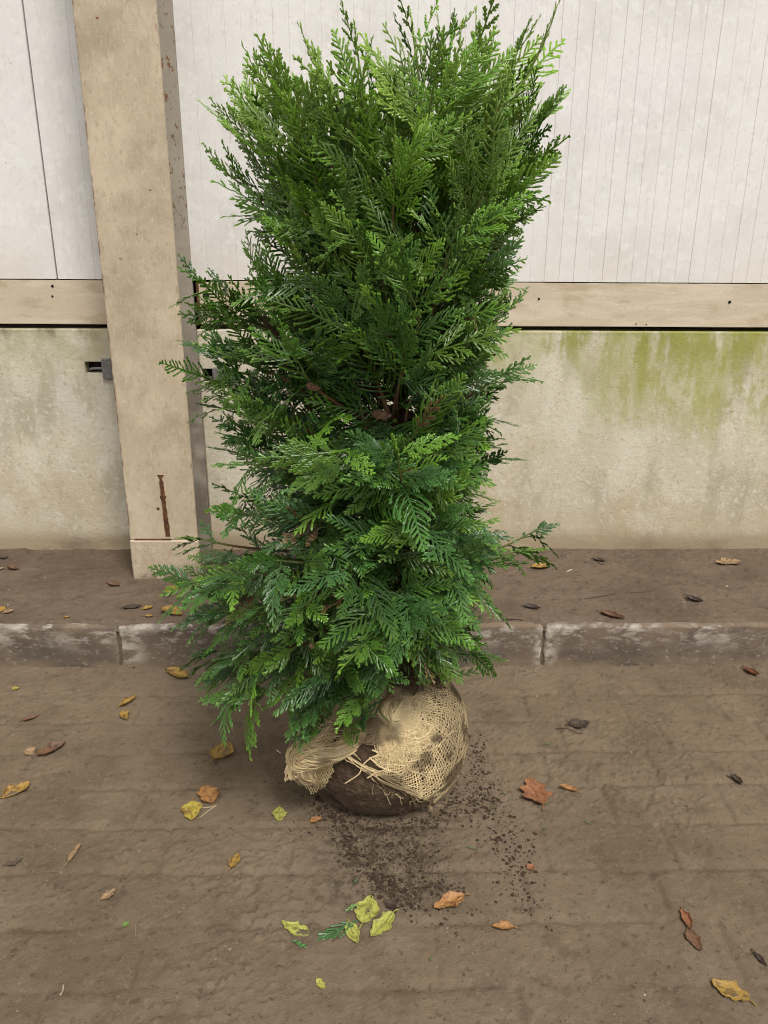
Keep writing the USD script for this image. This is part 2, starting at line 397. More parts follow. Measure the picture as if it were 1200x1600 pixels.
def axis(fine0, fine1, step, far, mids=8):
    f = np.arange(fine0, fine1 + step / 2, step)
    g = np.geomspace(0.02, far, mids)
    return np.concatenate([(fine0 - g)[::-1], f, fine1 + g])


# ground: one sheet, fine where the picture looks
ground = xform("ground", kind="structure")
gx = axis(-1.0, 1.06, 0.0034, 60.0)
gy = np.concatenate([(0.66 - np.geomspace(0.02, 60, 9))[::-1], np.arange(0.66, 1.611, 0.0034), 1.615 + np.geomspace(0.02, 60, 9)])
X, Y = np.meshgrid(gx, gy, indexing="ij")
inside = (X > -1.2) & (X < 1.3) & (Y > 0.4) & (Y < 1.64)
Z = np.where(inside, mud_height(X, Y), 0.004)
Z = np.where(Y > 1.64, -0.05, Z)
obj("mud_layer", (np.stack([X, Y, Z], -1).reshape(-1, 3), grid_faces(len(gx), len(gy))), MUD, ground, smooth=True, kind="structure")
rng = np.random.default_rng(5)
edges_y = [1.604] + ROWS
for r in range(len(edges_y) - 1):
    y1, y0 = edges_y[r], edges_y[r + 1]
    half_w = 0.62 * (y0 + 0.25)
    off = ROWX(r)
    w = 0.21
    n0, n1 = int(math.floor((-half_w - off) / w)), int(math.ceil((half_w - off) / w))
    for n in range(n0, n1):
        x0 = off + n * w
        p = bevel_box(x0 + 0.003, x0 + w - 0.003, y0 + 0.003, y1 - 0.003, -0.062, 0.0004 + rng.uniform(-0.0018, 0.0022), 0.006, 1)
        obj("paver", tm(p), PAVER[rng.integers(3)], ground, smooth=40)

# kerb stones, each its own piece
kerb = xform("kerb", kind="structure")
bounds = [-2.6, -1.588, -0.586, 0.408, 1.412, 2.4]
for i in range(5):
    x0, x1 = bounds[i] + 0.0014, bounds[i + 1] - 0.0014
    m = tm(bevel_box(x0, x1, KERB_Y, 1.748, -0.12, KERB_TOP - 0.001, 0.007, 2).refine_to_length(0.016))
    v = np.array(m.vertices)
    n = np.array(m.vertex_normals)
    chip = np.exp(-(np.minimum(abs(v[:, 0] - x0), abs(v[:, 0] - x1)) / 0.02) ** 2)
    v = v + n * ((fbm(v * 16, 3, 41 + i) - 0.5) * 0.006 + (fbm(v * 55, 2, 51 + i) - 0.5) * 0.003)[:, None] - n * (chip * np.maximum(fbm(v * 40, 3, 61) - 0.42, 0) * 0.022)[:, None]
    obj("kerb_stone", (v, m.faces), KERB, kerb, smooth=50)

for i in range(1, 5):
    jb = box(bounds[i] - 0.02, bounds[i] + 0.02, KERB_Y + 0.0075, 1.74, -0.1, KERB_TOP - 0.006)
    obj("joint_fill", jb, LEDGE_MUD, kerb, kind="structure")
# raised pavement behind the kerb
lx = axis(-1.25, 1.30, 0.0045, 30.0, 7)
ly = np.concatenate([np.arange(1.606, 2.075, 0.0042), [2.1, 2.3]])
X, Y = np.meshgrid(lx, ly, indexing="ij")
Z = ledge_height(X, Y)
pavement = xform("pavement", kind="structure")
obj("mud_layer", (np.stack([X, Y, Z], -1).reshape(-1, 3), grid_faces(len(lx), len(ly))), LEDGE_MUD, pavement, smooth=True, kind="structure")
obj("base_slab", box(-30, 30, 1.752, 2.3, -0.1, KERB_TOP - 0.012), LEDGE_MUD, pavement, kind="structure")

# ------------------------------------------------------------------ the wall
inner = obj("backing_wall", box(-4, 4, 2.19, 2.3, 0.0, 4.0), DARK, None, label="dark backing behind the cladding, seen only through the open slot under the rails", cat="wall")


def cladding(x0, x1, lines, label, seed):
    r = np.random.default_rng(seed)
    t = xform("cladding_panel", label=label, cat="wall panel")
    obj("panel_core", box(x0, x1, 2.0636, 2.11, 0.869, 4.0), WHITE, t)
    xs = [x0] + [x for x in lines if x0 + 0.008 < x < x1 - 0.008] + [x1]
    for i in range(len(xs) - 1):
        strong = r.random() < (0.5 if seed == 3 else 0.85)
        g = r.uniform(0.00035, 0.0006) if strong else r.uniform(0.00015, 0.0003)
        a, b = xs[i] + g, xs[i + 1] - g
        c = 0.0006
        y = 2.0625 + r.uniform(-0.0004, 0.0004)
        prof = np.array([(a, 2.0640), (a, y + c), (a + c, y), (b - c, y), (b, y + c), (b, 2.0640)])
        zs = (0.868, 4.0)
        v = np.vstack([np.column_stack([prof, np.full(6, z)]) for z in zs])
        f = []
        for k in range(6):
            f += [[k, 6 + k, 6 + (k + 1) % 6], [k, 6 + (k + 1) % 6, (k + 1) % 6]]
        f += [[0, k, k + 1] for k in range(1, 5)] + [[6, 6 + k + 1, 6 + k] for k in range(1, 5)]
        f = np.array(f)[:, ::-1]
        obj("strip", (v, f), WHITE, t)
    return t


base_lines = [0.8231 + 0.0375 * n for n in range(-60, 60)]
cladding(-3.2, -0.800, [-0.800 - d for d in (0.014, 0.043, 0.075, 0.113, 0.150, 0.188, 0.225)] + [-1.03 - 0.0375 * n for n in range(58)],
         "white ribbed cladding panel at the far left, left of the dark vertical seam", 1)
cladding(-0.796, -0.660, [-0.768, -0.735, -0.700], "narrow white cladding panel between the dark vertical seam and the tan steel post", 2)
cladding(-0.4552, 3.2, base_lines, "wide white ribbed cladding panel behind the tree, right of the steel post", 3)
obj("seam_strip", box(-0.7985, -0.7965, 2.068, 2.075, 0.868, 4.0), SEAM, None, label="dark vertical joint strip between the two white panels left of the post", cat="joint")


def slot_cut(man, cuts):
    for c in cuts:
        man = man - m3.Manifold.cube([c[1] - c[0], 0.06, c[3] - c[2]]).translate([c[0], 2.04, c[2]])
    return man


def anchor(name_parent, slot, block):
    x0, x1, z0, z1 = slot
    obj("anchor_loop", join([tube(spline([(x0 + 0.004, 2.082, z0 + 0.006), (x0 + 0.018, 2.072, z0 + 0.011), (x1, 2.071, z0 + 0.012)], 10), 0.0035, 6)]), GREY_METAL, name_parent, smooth=True)
    obj("slot_back", box(x0 + 0.0005, x1 - 0.0005, 2.094, 2.098, z0 + 0.0005, z1 - 0.0005), DARK, name_parent)
    bx = tm(bevel_box(block[0], block[1], 2.056, 2.085, block[2], block[3], 0.003, 1))
    obj("anchor_block", bx, GREY_METAL, name_parent, smooth=40)


def px_rect(xa, ya, xb, yb):
    a, b = on_y(xa, yb, WALL_Y), on_y(xb, ya, WALL_Y)
    return a[0], b[0], a[2], b[2]


cl = xform("concrete_panel", label="bare grey-green concrete plinth panel left of the steel post, with a dark anchor slot", cat="concrete panel")
sl = px_rect(134, 565, 166, 583)
man = slot_cut(bevel_box(-3.2, -0.655, WALL_Y, 2.18, 0.05, 0.744, 0.004, 1), [sl])
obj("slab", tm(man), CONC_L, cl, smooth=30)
anchor(cl, sl, px_rect(162, 560, 177, 592))
cr = xform("concrete_panel", label="long concrete plinth panel behind the tree, streaked with yellow-green algae along its top", cat="concrete panel")
sr = px_rect(318, 576, 372, 597)
man = slot_cut(bevel_box(-0.4552, 3.2, WALL_Y, 2.18, 0.05, 0.744, 0.004, 1), [sr])
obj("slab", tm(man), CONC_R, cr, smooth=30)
anchor(cr, sr, px_rect(333, 574, 352, 594))

rl = xform("base_rail", label="short tan painted rail left of the post, with two bolt holes, above the bare concrete", cat="rail")
obj("beam", tm(bevel_box(-3.2, -0.684, 2.0635, 2.12, 0.7555, 0.8655, 0.0012, 1)), RAIL, rl, smooth=30)
obj("end_plate", tm(bevel_box(-0.682, -0.650, 2.0605, 2.12, 0.753, 0.8655, 0.0012, 1)), RAIL, rl, smooth=30)
rr = xform("base_rail", label="long tan painted rail right of the post, above the algae-streaked concrete", cat="rail")
obj("beam", tm(bevel_box(-0.372, 3.2, 2.0635, 2.12, 0.7555, 0.8655, 0.0012, 1)), RAIL, rr, smooth=30)
obj("end_plate", tm(bevel_box(-0.440, -0.3735, 2.0600, 2.12, 0.757, 0.8625, 0.0012, 1)), RAIL, rr, smooth=30)
obj("rust_edge", box(-0.4465, -0.4402, 2.0612, 2.11, 0.757, 0.862), RUST, rr)


def bolt(parent, x, y, r, Y, name="bolt_hole"):
    c = on_y(x, y, Y)
    cyl = m3.Manifold.cylinder(0.006, r, r * 0.8, 12).rotate([90, 0, 0]).translate([c[0], Y + 0.0045, c[2]])
    obj(name, tm(cyl), DARK, parent, smooth=40)


for x, y, r in ((82, 447, 0.0042), (82, 463, 0.0033)):
    bolt(rl, x, y, r, 2.0635)
for x, y, r in ((842, 467, 0.0036), (1140, 472, 0.0048), (994, 506, 0.002), (1010, 507, 0.0016)):
    bolt(rr, x, y, r, 2.0635)
for x, y in ((322, 462), (322, 490)):
    bolt(rr, x, y, 0.011, 2.0605, "bolt_head")

# steel H-section column standing in front of the wall
col = xform("steel_column", label="tan painted steel H-section post with rust stains, standing left of the tree", cat="post")
SEAM_Z = on_y(230, 843, POST_Y)[2]
obj("front_flange", tm(bevel_box(-0.618, -0.446, POST_Y, POST_Y + 0.014, SEAM_Z, 4.0, 0.002, 1)), TAN, col, smooth=30)
obj("foot_casing", tm(bevel_box(-0.620, -0.444, POST_Y - 0.0025, POST_Y + 0.016, 0.03, SEAM_Z - 0.0012, 0.004, 1)), TAN_FOOT, col, smooth=30)
obj("web", box(-0.537, -0.527, POST_Y + 0.0141, 2.0598, 0.03, 4.0), RUSTY_GREY_SHADED, col)
obj("back_flange", tm(bevel_box(-0.648, -0.4558, 2.0600, 2.074, 0.03, 4.0, 0.0008, 1)), RUSTY_GREY_SHADED, col, smooth=30)


def on_post(x, y):
    p = on_y(x, y, POST_Y)
    return p[0], p[2]


rs = np.random.default_rng(3)
ys = np.linspace(742, 838, 26)
cx = np.interp(ys, [742, 838], [250.5, 262.5])
lw = np.where(ys < 752, 4.0, 3.4) + rs.normal(0, 0.5, 26)
lw[2] = 1.6
Lp = [on_post(c - w, y) for c, w, y in zip(cx, lw, ys)]
Rp = [on_post(c + w + rs.normal(0, .4), y) for c, w, y in zip(cx, lw, ys)]
v = np.array([(a[0], POST_Y - 0.0012, a[1]) for a in Lp] + [(b[0], POST_Y - 0.0012, b[1]) for b in Rp] + [(a[0] - .0004, POST_Y + 0.001, a[1]) for a in Lp] + [(b[0] + .0004, POST_Y + 0.001, b[1]) for b in Rp])
f = []
for k in range(25):
    f += [[k, k + 1, 27 + k], [k, 27 + k, 26 + k], [k, 52 + k, 53 + k], [k, 53 + k, k + 1], [26 + k, 27 + k, 79 + k], [26 + k, 79 + k, 78 + k]]
obj("rust_streak", (v, np.array(f)), RUST, col)
a, b = on_post(209, 843), on_post(268, 843)
obj("rust_seam", box(a[0] + 0.002, b[0], POST_Y - 0.0008, POST_Y + 0.001, a[1] - 0.0014, a[1] + 0.0024), RUST, col)
c = on_post(247, 795)
obj("rust_spot", tm(m3.Manifold.sphere(0.0042, 12).scale([1, .25, 1]).translate([c[0], POST_Y, c[1]])), RUST, col, smooth=True)
for x, y, r in ((235, 297, 0.0045), (214, 366, 0.004), (165, 140, 0.003), (152, 28, 0.005), (147, 3, 0.003)):
    c = on_post(x, y)
    n = m3.Manifold.sphere(r * 0.75, 10).scale([1, .2, 0.8]).translate([c[0], POST_Y + 0.0004, c[1]])
    obj("rust_spot", tm(n), RUST_SPOT, col, smooth=True)

# ------------------------------------------------------------------ foliage protos
def frond(seed, L=0.13, gap=0.0125, sec_max=0.26, ang=48, w=0.0031, fing=0.0, fgap=0.0075, lobes=0.5, start=0.08, curve=0.5, step=0.007):
    """A flat spray in its own plane: rows (x0,y0,x1,y1,width,age,secondary id). gap: between fingers on one side; fing > 0: the fingers branch again."""
    r = np.random.default_rng(seed)
    seg = []
    n = int(L / 0.007)
    wob = np.cumsum(r.normal(0, 0.06, n + 1)) * 0.007
    ax = np.linspace(0, L, n + 1)
    for i in range(n):
        t = i / n
        seg.append((ax[i], wob[i], ax[i + 1] + 0.002, wob[i + 1], w * (1.0 - 0.2 * t), 0.2 + 0.8 * t ** 2, 0))
    k, x, side = 1, L * start, 1
    while x < L * 0.985:
        t = x / L
        if r.random() < 0.06:
            x += gap * 0.5; side = -side; continue
        prof = min(1, (t / 0.22) ** 0.6) * (1 - max(0, (t - 0.22) / 0.78)) ** 0.8 + 0.05
        sl = sec_max * L * prof * r.uniform(0.70, 1.15)
        sa = math.radians(ang - 12 * t + r.normal(0, 4)) * side
        px, py, a = x, np.interp(x, ax, wob), sa
        m = max(1, int(round(sl / step)))
        st = sl / m
        for j in range(m):
            tt = (j + 1) / m
            nx, ny = px + st * math.cos(a), py + st * math.sin(a)
            seg.append((px, py, nx + 0.0018 * math.cos(a), ny + 0.0018 * math.sin(a), w * (0.86 + 0.22 * tt), 0.15 + 0.85 * tt * (0.45 + 0.55 * t), k))
            if fing > 0 and sl > 0.016 and j < m - 1:
                fl = min(fing, 0.55 * sl * (1 - tt) + 0.004) * r.uniform(0.75, 1.15)
                sides = (1, -1)
            elif fing == 0 and j >= m - 1 and m > 1:
                fl = 0.0045 * r.uniform(0.7, 1.2)
                sides = (1, -1) if r.random() < lobes else ()
            else:
                sides = ()
            for s2 in sides:
                fa = a + s2 * math.radians(32 + r.normal(0, 4))
                f0 = r.uniform(.25, .8)
                mx, my = px + st * f0 * math.cos(a), py + st * f0 * math.sin(a)
                q = 2 if fl > 0.009 else 1
                for e in range(q):
                    ex, ey = mx + fl / q * math.cos(fa), my + fl / q * math.sin(fa)
                    seg.append((mx, my, ex + 0.001 * math.cos(fa), ey + 0.001 * math.sin(fa), w * 0.88, 0.35 + 0.65 * tt * (e + 1) / q, k))
                    fa -= s2 * 0.16
                    mx, my = ex, ey
            px, py = nx, ny
            a -= side * curve * st / 0.03 * 0.5
        k += 1
        side = -side
        x += gap * 0.5 * r.uniform(0.85, 1.15)
    return np.array(seg)


FERN = [frond(100 + i, L=0.115 + 0.012 * i, gap=0.0100, sec_max=0.33, w=0.0032, ang=46, lobes=0.12 + 0.06 * i, curve=0.3 + 0.1 * i, step=0.013) for i in range(6)] + [frond(150 + i, L=0.12 + 0.01 * i, gap=0.0118, sec_max=0.38 - 0.03 * i, w=0.0031, ang=42 + 3 * i, lobes=0.35, curve=0.6, step=0.010) for i in range(4)]
FULL = [frond(200 + i, L=0.165, gap=0.0250, sec_max=0.36, fing=0.0150, w=0.0032, ang=42, curve=0.4, step=0.0085) for i in range(5)]
OPEN = [frond(300 + i, L=0.17, gap=0.036, sec_max=0.28, fing=0.009, w=0.0034, ang=38, curve=0.3, step=0.0085) for i in range(4)]


def spray_mesh(seg, rg, scale, curl, arch, origin, d, nrm, twist=0.0):
    """Bends the flat spray (droop along its length, arch across) and places it. Returns verts, faces, age."""
    b, t = seg[:, 0:2] * scale, seg[:, 2:4] * scale
    w, age, sid = seg[:, 4] * (0.75 + 0.25 * scale), seg[:, 5], seg[:, 6].astype(int)
    dv = t - b
    ln = np.linalg.norm(dv, axis=1, keepdims=True) + 1e-9
    pv = np.stack([-dv[:, 1], dv[:, 0]], 1) / ln
    mid = b + dv * 0.72
    hw = w[:, None] / 2
    P = np.stack([b - pv * hw * 0.72, b + pv * hw * 0.72, b, mid - pv * hw, mid + pv * hw, mid, t], 1)          # n,7,2
    h = np.zeros(P.shape[:2]); h[:, 2] = w * 0.22; h[:, 5] = w * 0.30; h[:, 6] = -w * 0.10
    nsec = sid.max() + 1
    tilt = rg.normal(0, 0.20, nsec); tilt[0] = 0
    base_x = np.zeros(nsec)
    x, y = P[..., 0], P[..., 1]
    z = h + tilt[sid][:, None] * np.abs(y) - arch * y ** 2 + rg.normal(0, 0.0006, (len(seg), 1))
    a = curl * x
    ca, sa = np.cos(a), np.sin(a)
    k = curl if abs(curl) > 1e-3 else 1e-3
    X = np.sin(k * x) / k + z * np.sin(k * x)
    Zz = -(1 - np.cos(k * x)) / k + z * np.cos(k * x)
    tw = twist * x
    Yr, Zr = y * np.cos(tw) - Zz * 0, Zz + y * np.sin(tw)
    d = d / np.linalg.norm(d)
    nrm = nrm - d * (nrm @ d); nrm /= np.linalg.norm(nrm) + 1e-9
    s = np.cross(nrm, d)
    V = origin + X[..., None] * d + Yr[..., None] * s + Zr[..., None] * nrm
    n = len(seg)
    o = np.arange(n)[:, None] * 7
    F = np.concatenate([o + np.array([q]) for q in ((0, 3, 5), (0, 5, 2), (2, 5, 4), (2, 4, 1), (3, 6, 5), (5, 6, 4))])
    ages = np.repeat(age[:, None], 7, 1)
    ages = ages + np.array([-0.05, -0.05, -0.05, 0, 0, 0, 0.10])
    return V.reshape(-1, 3), F, ages.reshape(-1)


# ------------------------------------------------------------------ the tree
TREE_Y = 1.19
SIL = np.array([[-60, 600, 790], [-20, 520, 850], [40, 425, 858], [100, 372, 862], [150, 338, 885], [200, 342, 870], [250, 340, 862], [300, 382, 838], [350, 385, 815], [400, 388, 800],
                [450, 322, 782], [500, 312, 784], [560, 300, 786], [600, 302, 778], [650, 335, 772], [700, 348, 768], [750, 352, 756], [800, 345, 764], [850, 318, 780],
                [900, 285, 764], [950, 282, 752], [1000, 284, 736], [1050, 300, 715], [1090, 330, 640], [1130, 345, 596]], float)
SZ = np.array([on_y(600, y, TREE_Y)[2] for y in SIL[:, 0]])
SXL = np.array([on_y(l, y, TREE_Y)[0] for y, l, _ in SIL])
SXR = np.array([on_y(r, y, TREE_Y)[0] for y, _, r in SIL])
order = np.argsort(SZ); SZ, SXL, SXR = SZ[order], SXL[order], SXR[order]


def trunk_at(z):
    t = np.clip((z - 0.2) / 1.05, 0, 1)
    return np.array([0.030 + 0.020 * math.sin(t * 2.6) - 0.0 * t, TREE_Y + 0.010 * math.sin(t * 4), z])


def reach(z, a):
    """Distance from the trunk to the crown's outline at height z in direction a."""
    tx = trunk_at(z)[0]
    l, r = tx - np.interp(z, SZ, SXL), np.interp(z, SZ, SXR) - tx
    c, s = math.cos(a), math.sin(a)
    rx = r if c > 0 else l
    ry = 0.235 if s < 0 else 0.22
    ry *= np.interp(z, [0.2, 0.32, 0.9, 1.25], [0.8, 1.0, 1.0, 0.7])
    return 1.0 / math.sqrt((c / rx) ** 2 + (s / ry) ** 2)


def inside_poly(q, poly):
    x, y = q[:, 0], q[:, 1]
    poly = np.asarray(poly, float)
    c = np.zeros(len(q), bool)
    j = len(poly) - 1
    for i in range(len(poly)):
        xi, yi, xj, yj = *poly[i], *poly[j]
        c ^= ((yi > y) != (yj > y)) & (x < (xj - xi) * (y - yi) / (yj - yi + 1e-12) + xi)
        j = i
    return c


CROWN = np.array([(l, y) for y, l, r in SIL if y >= 100] + [(470, 1160), (600, 1140), (606, 1085), (650, 1075), (735, 1072)] + [(r, y) for y, l, r in SIL[::-1] if 100 <= y <= 1050] + [(862, 40), (790, 20), (700, 60), (640, 80), (560, 70), (470, 75), (420, 100)], float)
HOLLOW = [(568, 575), (630, 575), (640, 640), (622, 690), (572, 680), (556, 620)]
HOLLOW2 = [(520, 745), (580, 748), (600, 780), (540, 790)]
CLEAR = [(600, 1090), (625, 1078), (770, 1078), (770, 1340), (400, 1340), (400, 1150), (462, 1170), (520, 1160), (590, 1172)]
rt = np.random.default_rng(77)
sprays, branches = [], []
PAL = np.array([(0.040, 0.102, 0.011), (0.050, 0.124, 0.012), (0.080, 0.170, 0.015), (0.035, 0.093, 0.018), (0.032, 0.085, 0.012), (0.056, 0.114, 0.015), (0.037, 0.100, 0.021)])
TOP = np.array([(0.128, 0.236, 0.021), (0.110, 0.224, 0.018), (0.148, 0.240, 0.032)])


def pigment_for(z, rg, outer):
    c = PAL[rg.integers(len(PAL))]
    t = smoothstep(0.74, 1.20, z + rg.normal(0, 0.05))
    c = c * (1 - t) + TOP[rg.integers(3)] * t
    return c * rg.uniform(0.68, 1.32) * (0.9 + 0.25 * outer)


def add_spray(br, proto, scale, curl, arch, o, d, n, outer, twist=0.0, free=False):
    V, F, age = spray_mesh(proto, rt, scale, curl, arch, o, d, n, twist)
    if V[:, 2].min() < 0.012:
        V[:, 2] = np.where(V[:, 2] < 0.03, 0.012 + np.maximum(V[:, 2] - 0.012, -0.02) * 0.25 + 0.005, V[:, 2])
    q = project(V[5::7])[:, :2]
    if o[1] < TREE_Y + 0.02 and V[:, 1].mean() < TREE_Y - 0.06 and max(inside_poly(q, HOLLOW).mean(), inside_poly(q, HOLLOW2).mean()) > 0.48:
        return
    if inside_poly(q, CLEAR).mean() > 0.03 or (not free and (~inside_poly(q, CROWN)).mean() > 0.22):
        return
    c = pigment_for(o[2], rt, outer)
    if rt.random() < 0.008 and not free and o[2] < 0.85:
        c = np.array([0.15, 0.085, 0.035]) * rt.uniform(0.6, 1.1)
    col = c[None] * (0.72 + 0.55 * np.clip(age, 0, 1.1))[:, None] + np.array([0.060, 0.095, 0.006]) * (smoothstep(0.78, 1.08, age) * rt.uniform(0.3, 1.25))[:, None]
    sprays.append([br, V, F, col])


def add_branch(z0, tip, lift, density=1.0, spray_kind=None, dens_from=0.28, size=1.0, free=False):
    o = trunk_at(max(z0, 0.215))
    tip = np.asarray(tip, float)
    L = np.linalg.norm(tip - o)
    hor = tip - o; hor[2] = 0
    m1 = o + (tip - o) * 0.35 + np.array([0, 0, -lift * 0.5 * L]) + rt.normal(0, 0.012, 3)
    m2 = o + (tip - o) * 0.72 + np.array([0, 0, -lift * 0.25 * L]) + rt.normal(0, 0.012, 3)
    P = spline([o, m1, m2, tip], 18)
    r0 = 0.0022 + 0.009 * L * rt.uniform(0.8, 1.2)
    R = np.linspace(r0, 0.0011, 18)
    bi = len(branches)
    s = np.linspace(0, 1, 18)
    brown = np.array([0.125, 0.064, 0.032]) * rt.uniform(0.7, 1.25)
    green = np.array([0.085, 0.12, 0.03])
    g = smoothstep(0.62, 0.9, s)[:, None]
    colr = np.repeat(brown * (1 - g) + green * g, 5, 0)
    branches.append((P, R, colr))
    out = hor / (np.linalg.norm(hor) + 1e-9)
    zt = np.clip((tip[2] - 0.2) / 1.05, 0, 1)
    n_s = max(4, int(L / 0.028 * density))
    side = 1 if rt.random() < 0.5 else -1
    ss = np.linspace(dens_from, 0.96, n_s) + rt.normal(0, 0.02, n_s)
    for q in ss:
        q = float(np.clip(q, 0.1, 1.0))
        i = q * 17; i0 = min(int(i), 16)
        pos = P[i0] + (P[i0 + 1] - P[i0]) * (i - i0)
        tan = P[i0 + 1] - P[i0]; tan /= np.linalg.norm(tan)
        upv = np.array([0, 0, 1.0])
        lat = np.cross(tan, upv); lat /= np.linalg.norm(lat) + 1e-9
        spread = math.radians(rt.uniform(28, 60))
        d = tan * math.cos(spread) + lat * side * math.sin(spread) + out * 0.15 + rt.normal(0, 0.16, 3)
        d[2] += np.interp(zt, [0, 0.35, 0.75, 1], [-0.42, -0.16, 0.26, 0.50]) + rt.normal(0, 0.27)
        n = out * rt.uniform(0.4, 1.2) + upv * np.interp(zt, [0, 0.5, 1], [0.8, 0.55, 0.35]) + rt.normal(0, 0.38, 3)
        kind = spray_kind or ("fern" if rt.random() < np.interp(zt, [0, 0.6, 1], [0.80, 0.72, 0.40]) else ("open" if rt.random() < np.interp(zt, [0, 0.7, 1], [0.05, 0.10, 0.42]) else "full"))
        proto = {"fern": FERN, "full": FULL, "open": OPEN}[kind]
        proto = proto[rt.integers(len(proto))]
        sc = rt.uniform(0.80, 1.25) * (1.0 - 0.30 * q) * size * np.interp(L, [0.05, 0.2], [0.75, 1.05])
        curl = np.interp(zt, [0, 0.5, 1], [5.0, 3.6, 0.8]) * rt.uniform(0.5, 1.5)
        add_spray(bi, proto, sc, curl, rt.uniform(2, 9), pos, d, n, q, rt.normal(0, 2.0), free and q > 0.6)
        side = -side
    tan = P[-1] - P[-3]; tan /= np.linalg.norm(tan)
    pr = (OPEN if (rt.random() < np.interp(zt, [0, 0.7, 1], [0.2, 0.3, 0.7])) else FULL)
    n = out * 0.5 + np.array([0, 0, 0.7 - 0.5 * zt]) + rt.normal(0, 0.35, 3)
    d = tan + np.array([0, 0, np.interp(zt, [0, 0.5, 1], [-0.25, -0.05, 0.25])])
    add_spray(bi, pr[rt.integers(4)], rt.uniform(0.42, 0.6) * size, np.interp(zt, [0, 1], [4.0, 0.8]), 5, P[-2], d, n, 1.0, 0.0, free)
    return bi


N = 176
for i in range(N):
    u = (i + 0.5) / N
    z1 = 0.235 + 0.930 * u ** 0.98 + rt.normal(0, 0.012)
    a = i * 2.399963 + rt.normal(0, 0.25)
    if math.sin(a) > 0.2 and rt.random() < 0.45:        # some back branches turned to the camera side, denser in front
        a = -a
    inner = 0.80 if rt.random() < 0.7 else rt.uniform(0.45, 0.7)
    d = reach(z1, a) * inner
    rise = np.interp(z1, [0.2, 0.35, 0.7, 1.25], [-0.03, 0.03, 0.11, 0.24]) * rt.uniform(0.7, 1.3)
    z0 = np.clip(z1 - rise, 0.22, 1.10)
    t = trunk_at(z1)
    tip = np.array([t[0] + math.cos(a) * d, t[1] + math.sin(a) * d, z1])
    add_branch(z0, tip, np.interp(z1, [0.2, 0.7, 1.2], [0.10, 0.22, 0.10]))
for i in range(52):      # short leafy twigs close to the trunk
    z1 = 0.30 + 0.80 * (i + 0.5) / 52
    a = i * 2.399963 + 1.1
    t = trunk_at(z1)
    d = rt.uniform(0.06, 0.13)
    add_branch(z1 - rt.uniform(0.02, 0.06), np.array([t[0] + math.cos(a) * d, t[1] + math.sin(a) * d, z1]), 0.1, 2.0, "full" if i % 2 else "fern", 0.2, 1.15)
# shoots that stick out of the outline: tip pixel, depth, start height
for x, y, Y, dz, kind in ((272, 415, 1.18, 0.20, "open"), (300, 470, 1.14, 0.14, "full"), (322, 252, 1.20, 0.16, "open"), (335, 135, 1.16, 0.24, "full"), (378, 95, 1.2, 0.26, "open"), (268, 838, 1.12, 0.05, "open"),
                          (256, 915, 1.06, 0.02, "full"), (292, 582, 1.15, 0.10, "fern"), (296, 625, 1.2, 0.08, "open"), (300, 1015, 1.20, 0.0, "fern"), (345, 1108, 1.03, -0.03, "full"), (420, 1090, 1.02, -0.02, "full"),
                          (868, 162, 1.18, 0.20, "full"), (845, 250, 1.22, 0.16, "open"), (815, 345, 1.2, 0.14, "open"), (815, 470, 1.12, 0.12, "open"), (805, 575, 1.16, 0.09, "fern"), (772, 715, 1.2, 0.06, "full"),
                          (868, 822, 1.24, 0.03, "open"), (832, 858, 1.2, 0.02, "fern"), (775, 935, 1.2, 0.0, "full"), (752, 1022, 1.14, -0.02, "fern"), (728, 1058, 1.16, -0.02, "fern"), (480, 1135, 1.06, -0.01, "full"), (560, 1140, 1.03, 0.02, "fern"),
                          (380, 1060, 1.00, -0.02, "fern"), (430, 1030, 0.98, 0.0, "fern"), (340, 1030, 1.06, -0.01, "fern"), (500, 1060, 0.97, 0.0, "fern"), (310, 960, 1.05, 0.02, "full"), (370, 960, 0.98, 0.03, "fern"),
                          (450, 960, 0.95, 0.03, "fern"), (540, 1000, 0.95, 0.02, "fern"), (330, 900, 1.04, 0.04, "fern"), (600, 1060, 1.0, 0.0, "fern"), (340, 800, 1.05, 0.06, "fern"), (350, 720, 1.04, 0.08, "fern"),
                          (400, 880, 0.97, 0.05, "full"), (520, 900, 0.93, 0.05, "fern"), (640, 960, 0.97, 0.03, "fern"), (620, 700, 0.93, 0.1, "full"), (520, 700, 0.92, 0.1, "full"), (310, 540, 1.1, 0.12, "full"),
                          (542, 8, 1.16, 0.30, "open"), (600, 30, 1.14, 0.3, "open"), (648, -8, 1.2, 0.3, "open"), (722, -12, 1.18, 0.3, "open"), (770, 0, 1.14, 0.3, "open"), (848, 4, 1.18, 0.34, "open"), (840, 60, 1.2, 0.3, "open"),
                          (500, 35, 1.1, 0.28, "open"), (440, 60, 1.17, 0.28, "open"), (690, 20, 1.1, 0.3, "open"), (820, 90, 1.12, 0.26, "open")):
    tip = on_y(x, y, Y)
    back = tip + (trunk_at(np.clip(tip[2] - dz, 0.22, 1.1)) - tip) * (0.15 if y < 20 else 0.24 if y < 140 else 0.10)
    add_branch(np.clip(tip[2] - dz, 0.22, 1.12), back, 0.12, 0.8, kind, 0.35, 0.58 if kind == 'open' else 0.75, True)

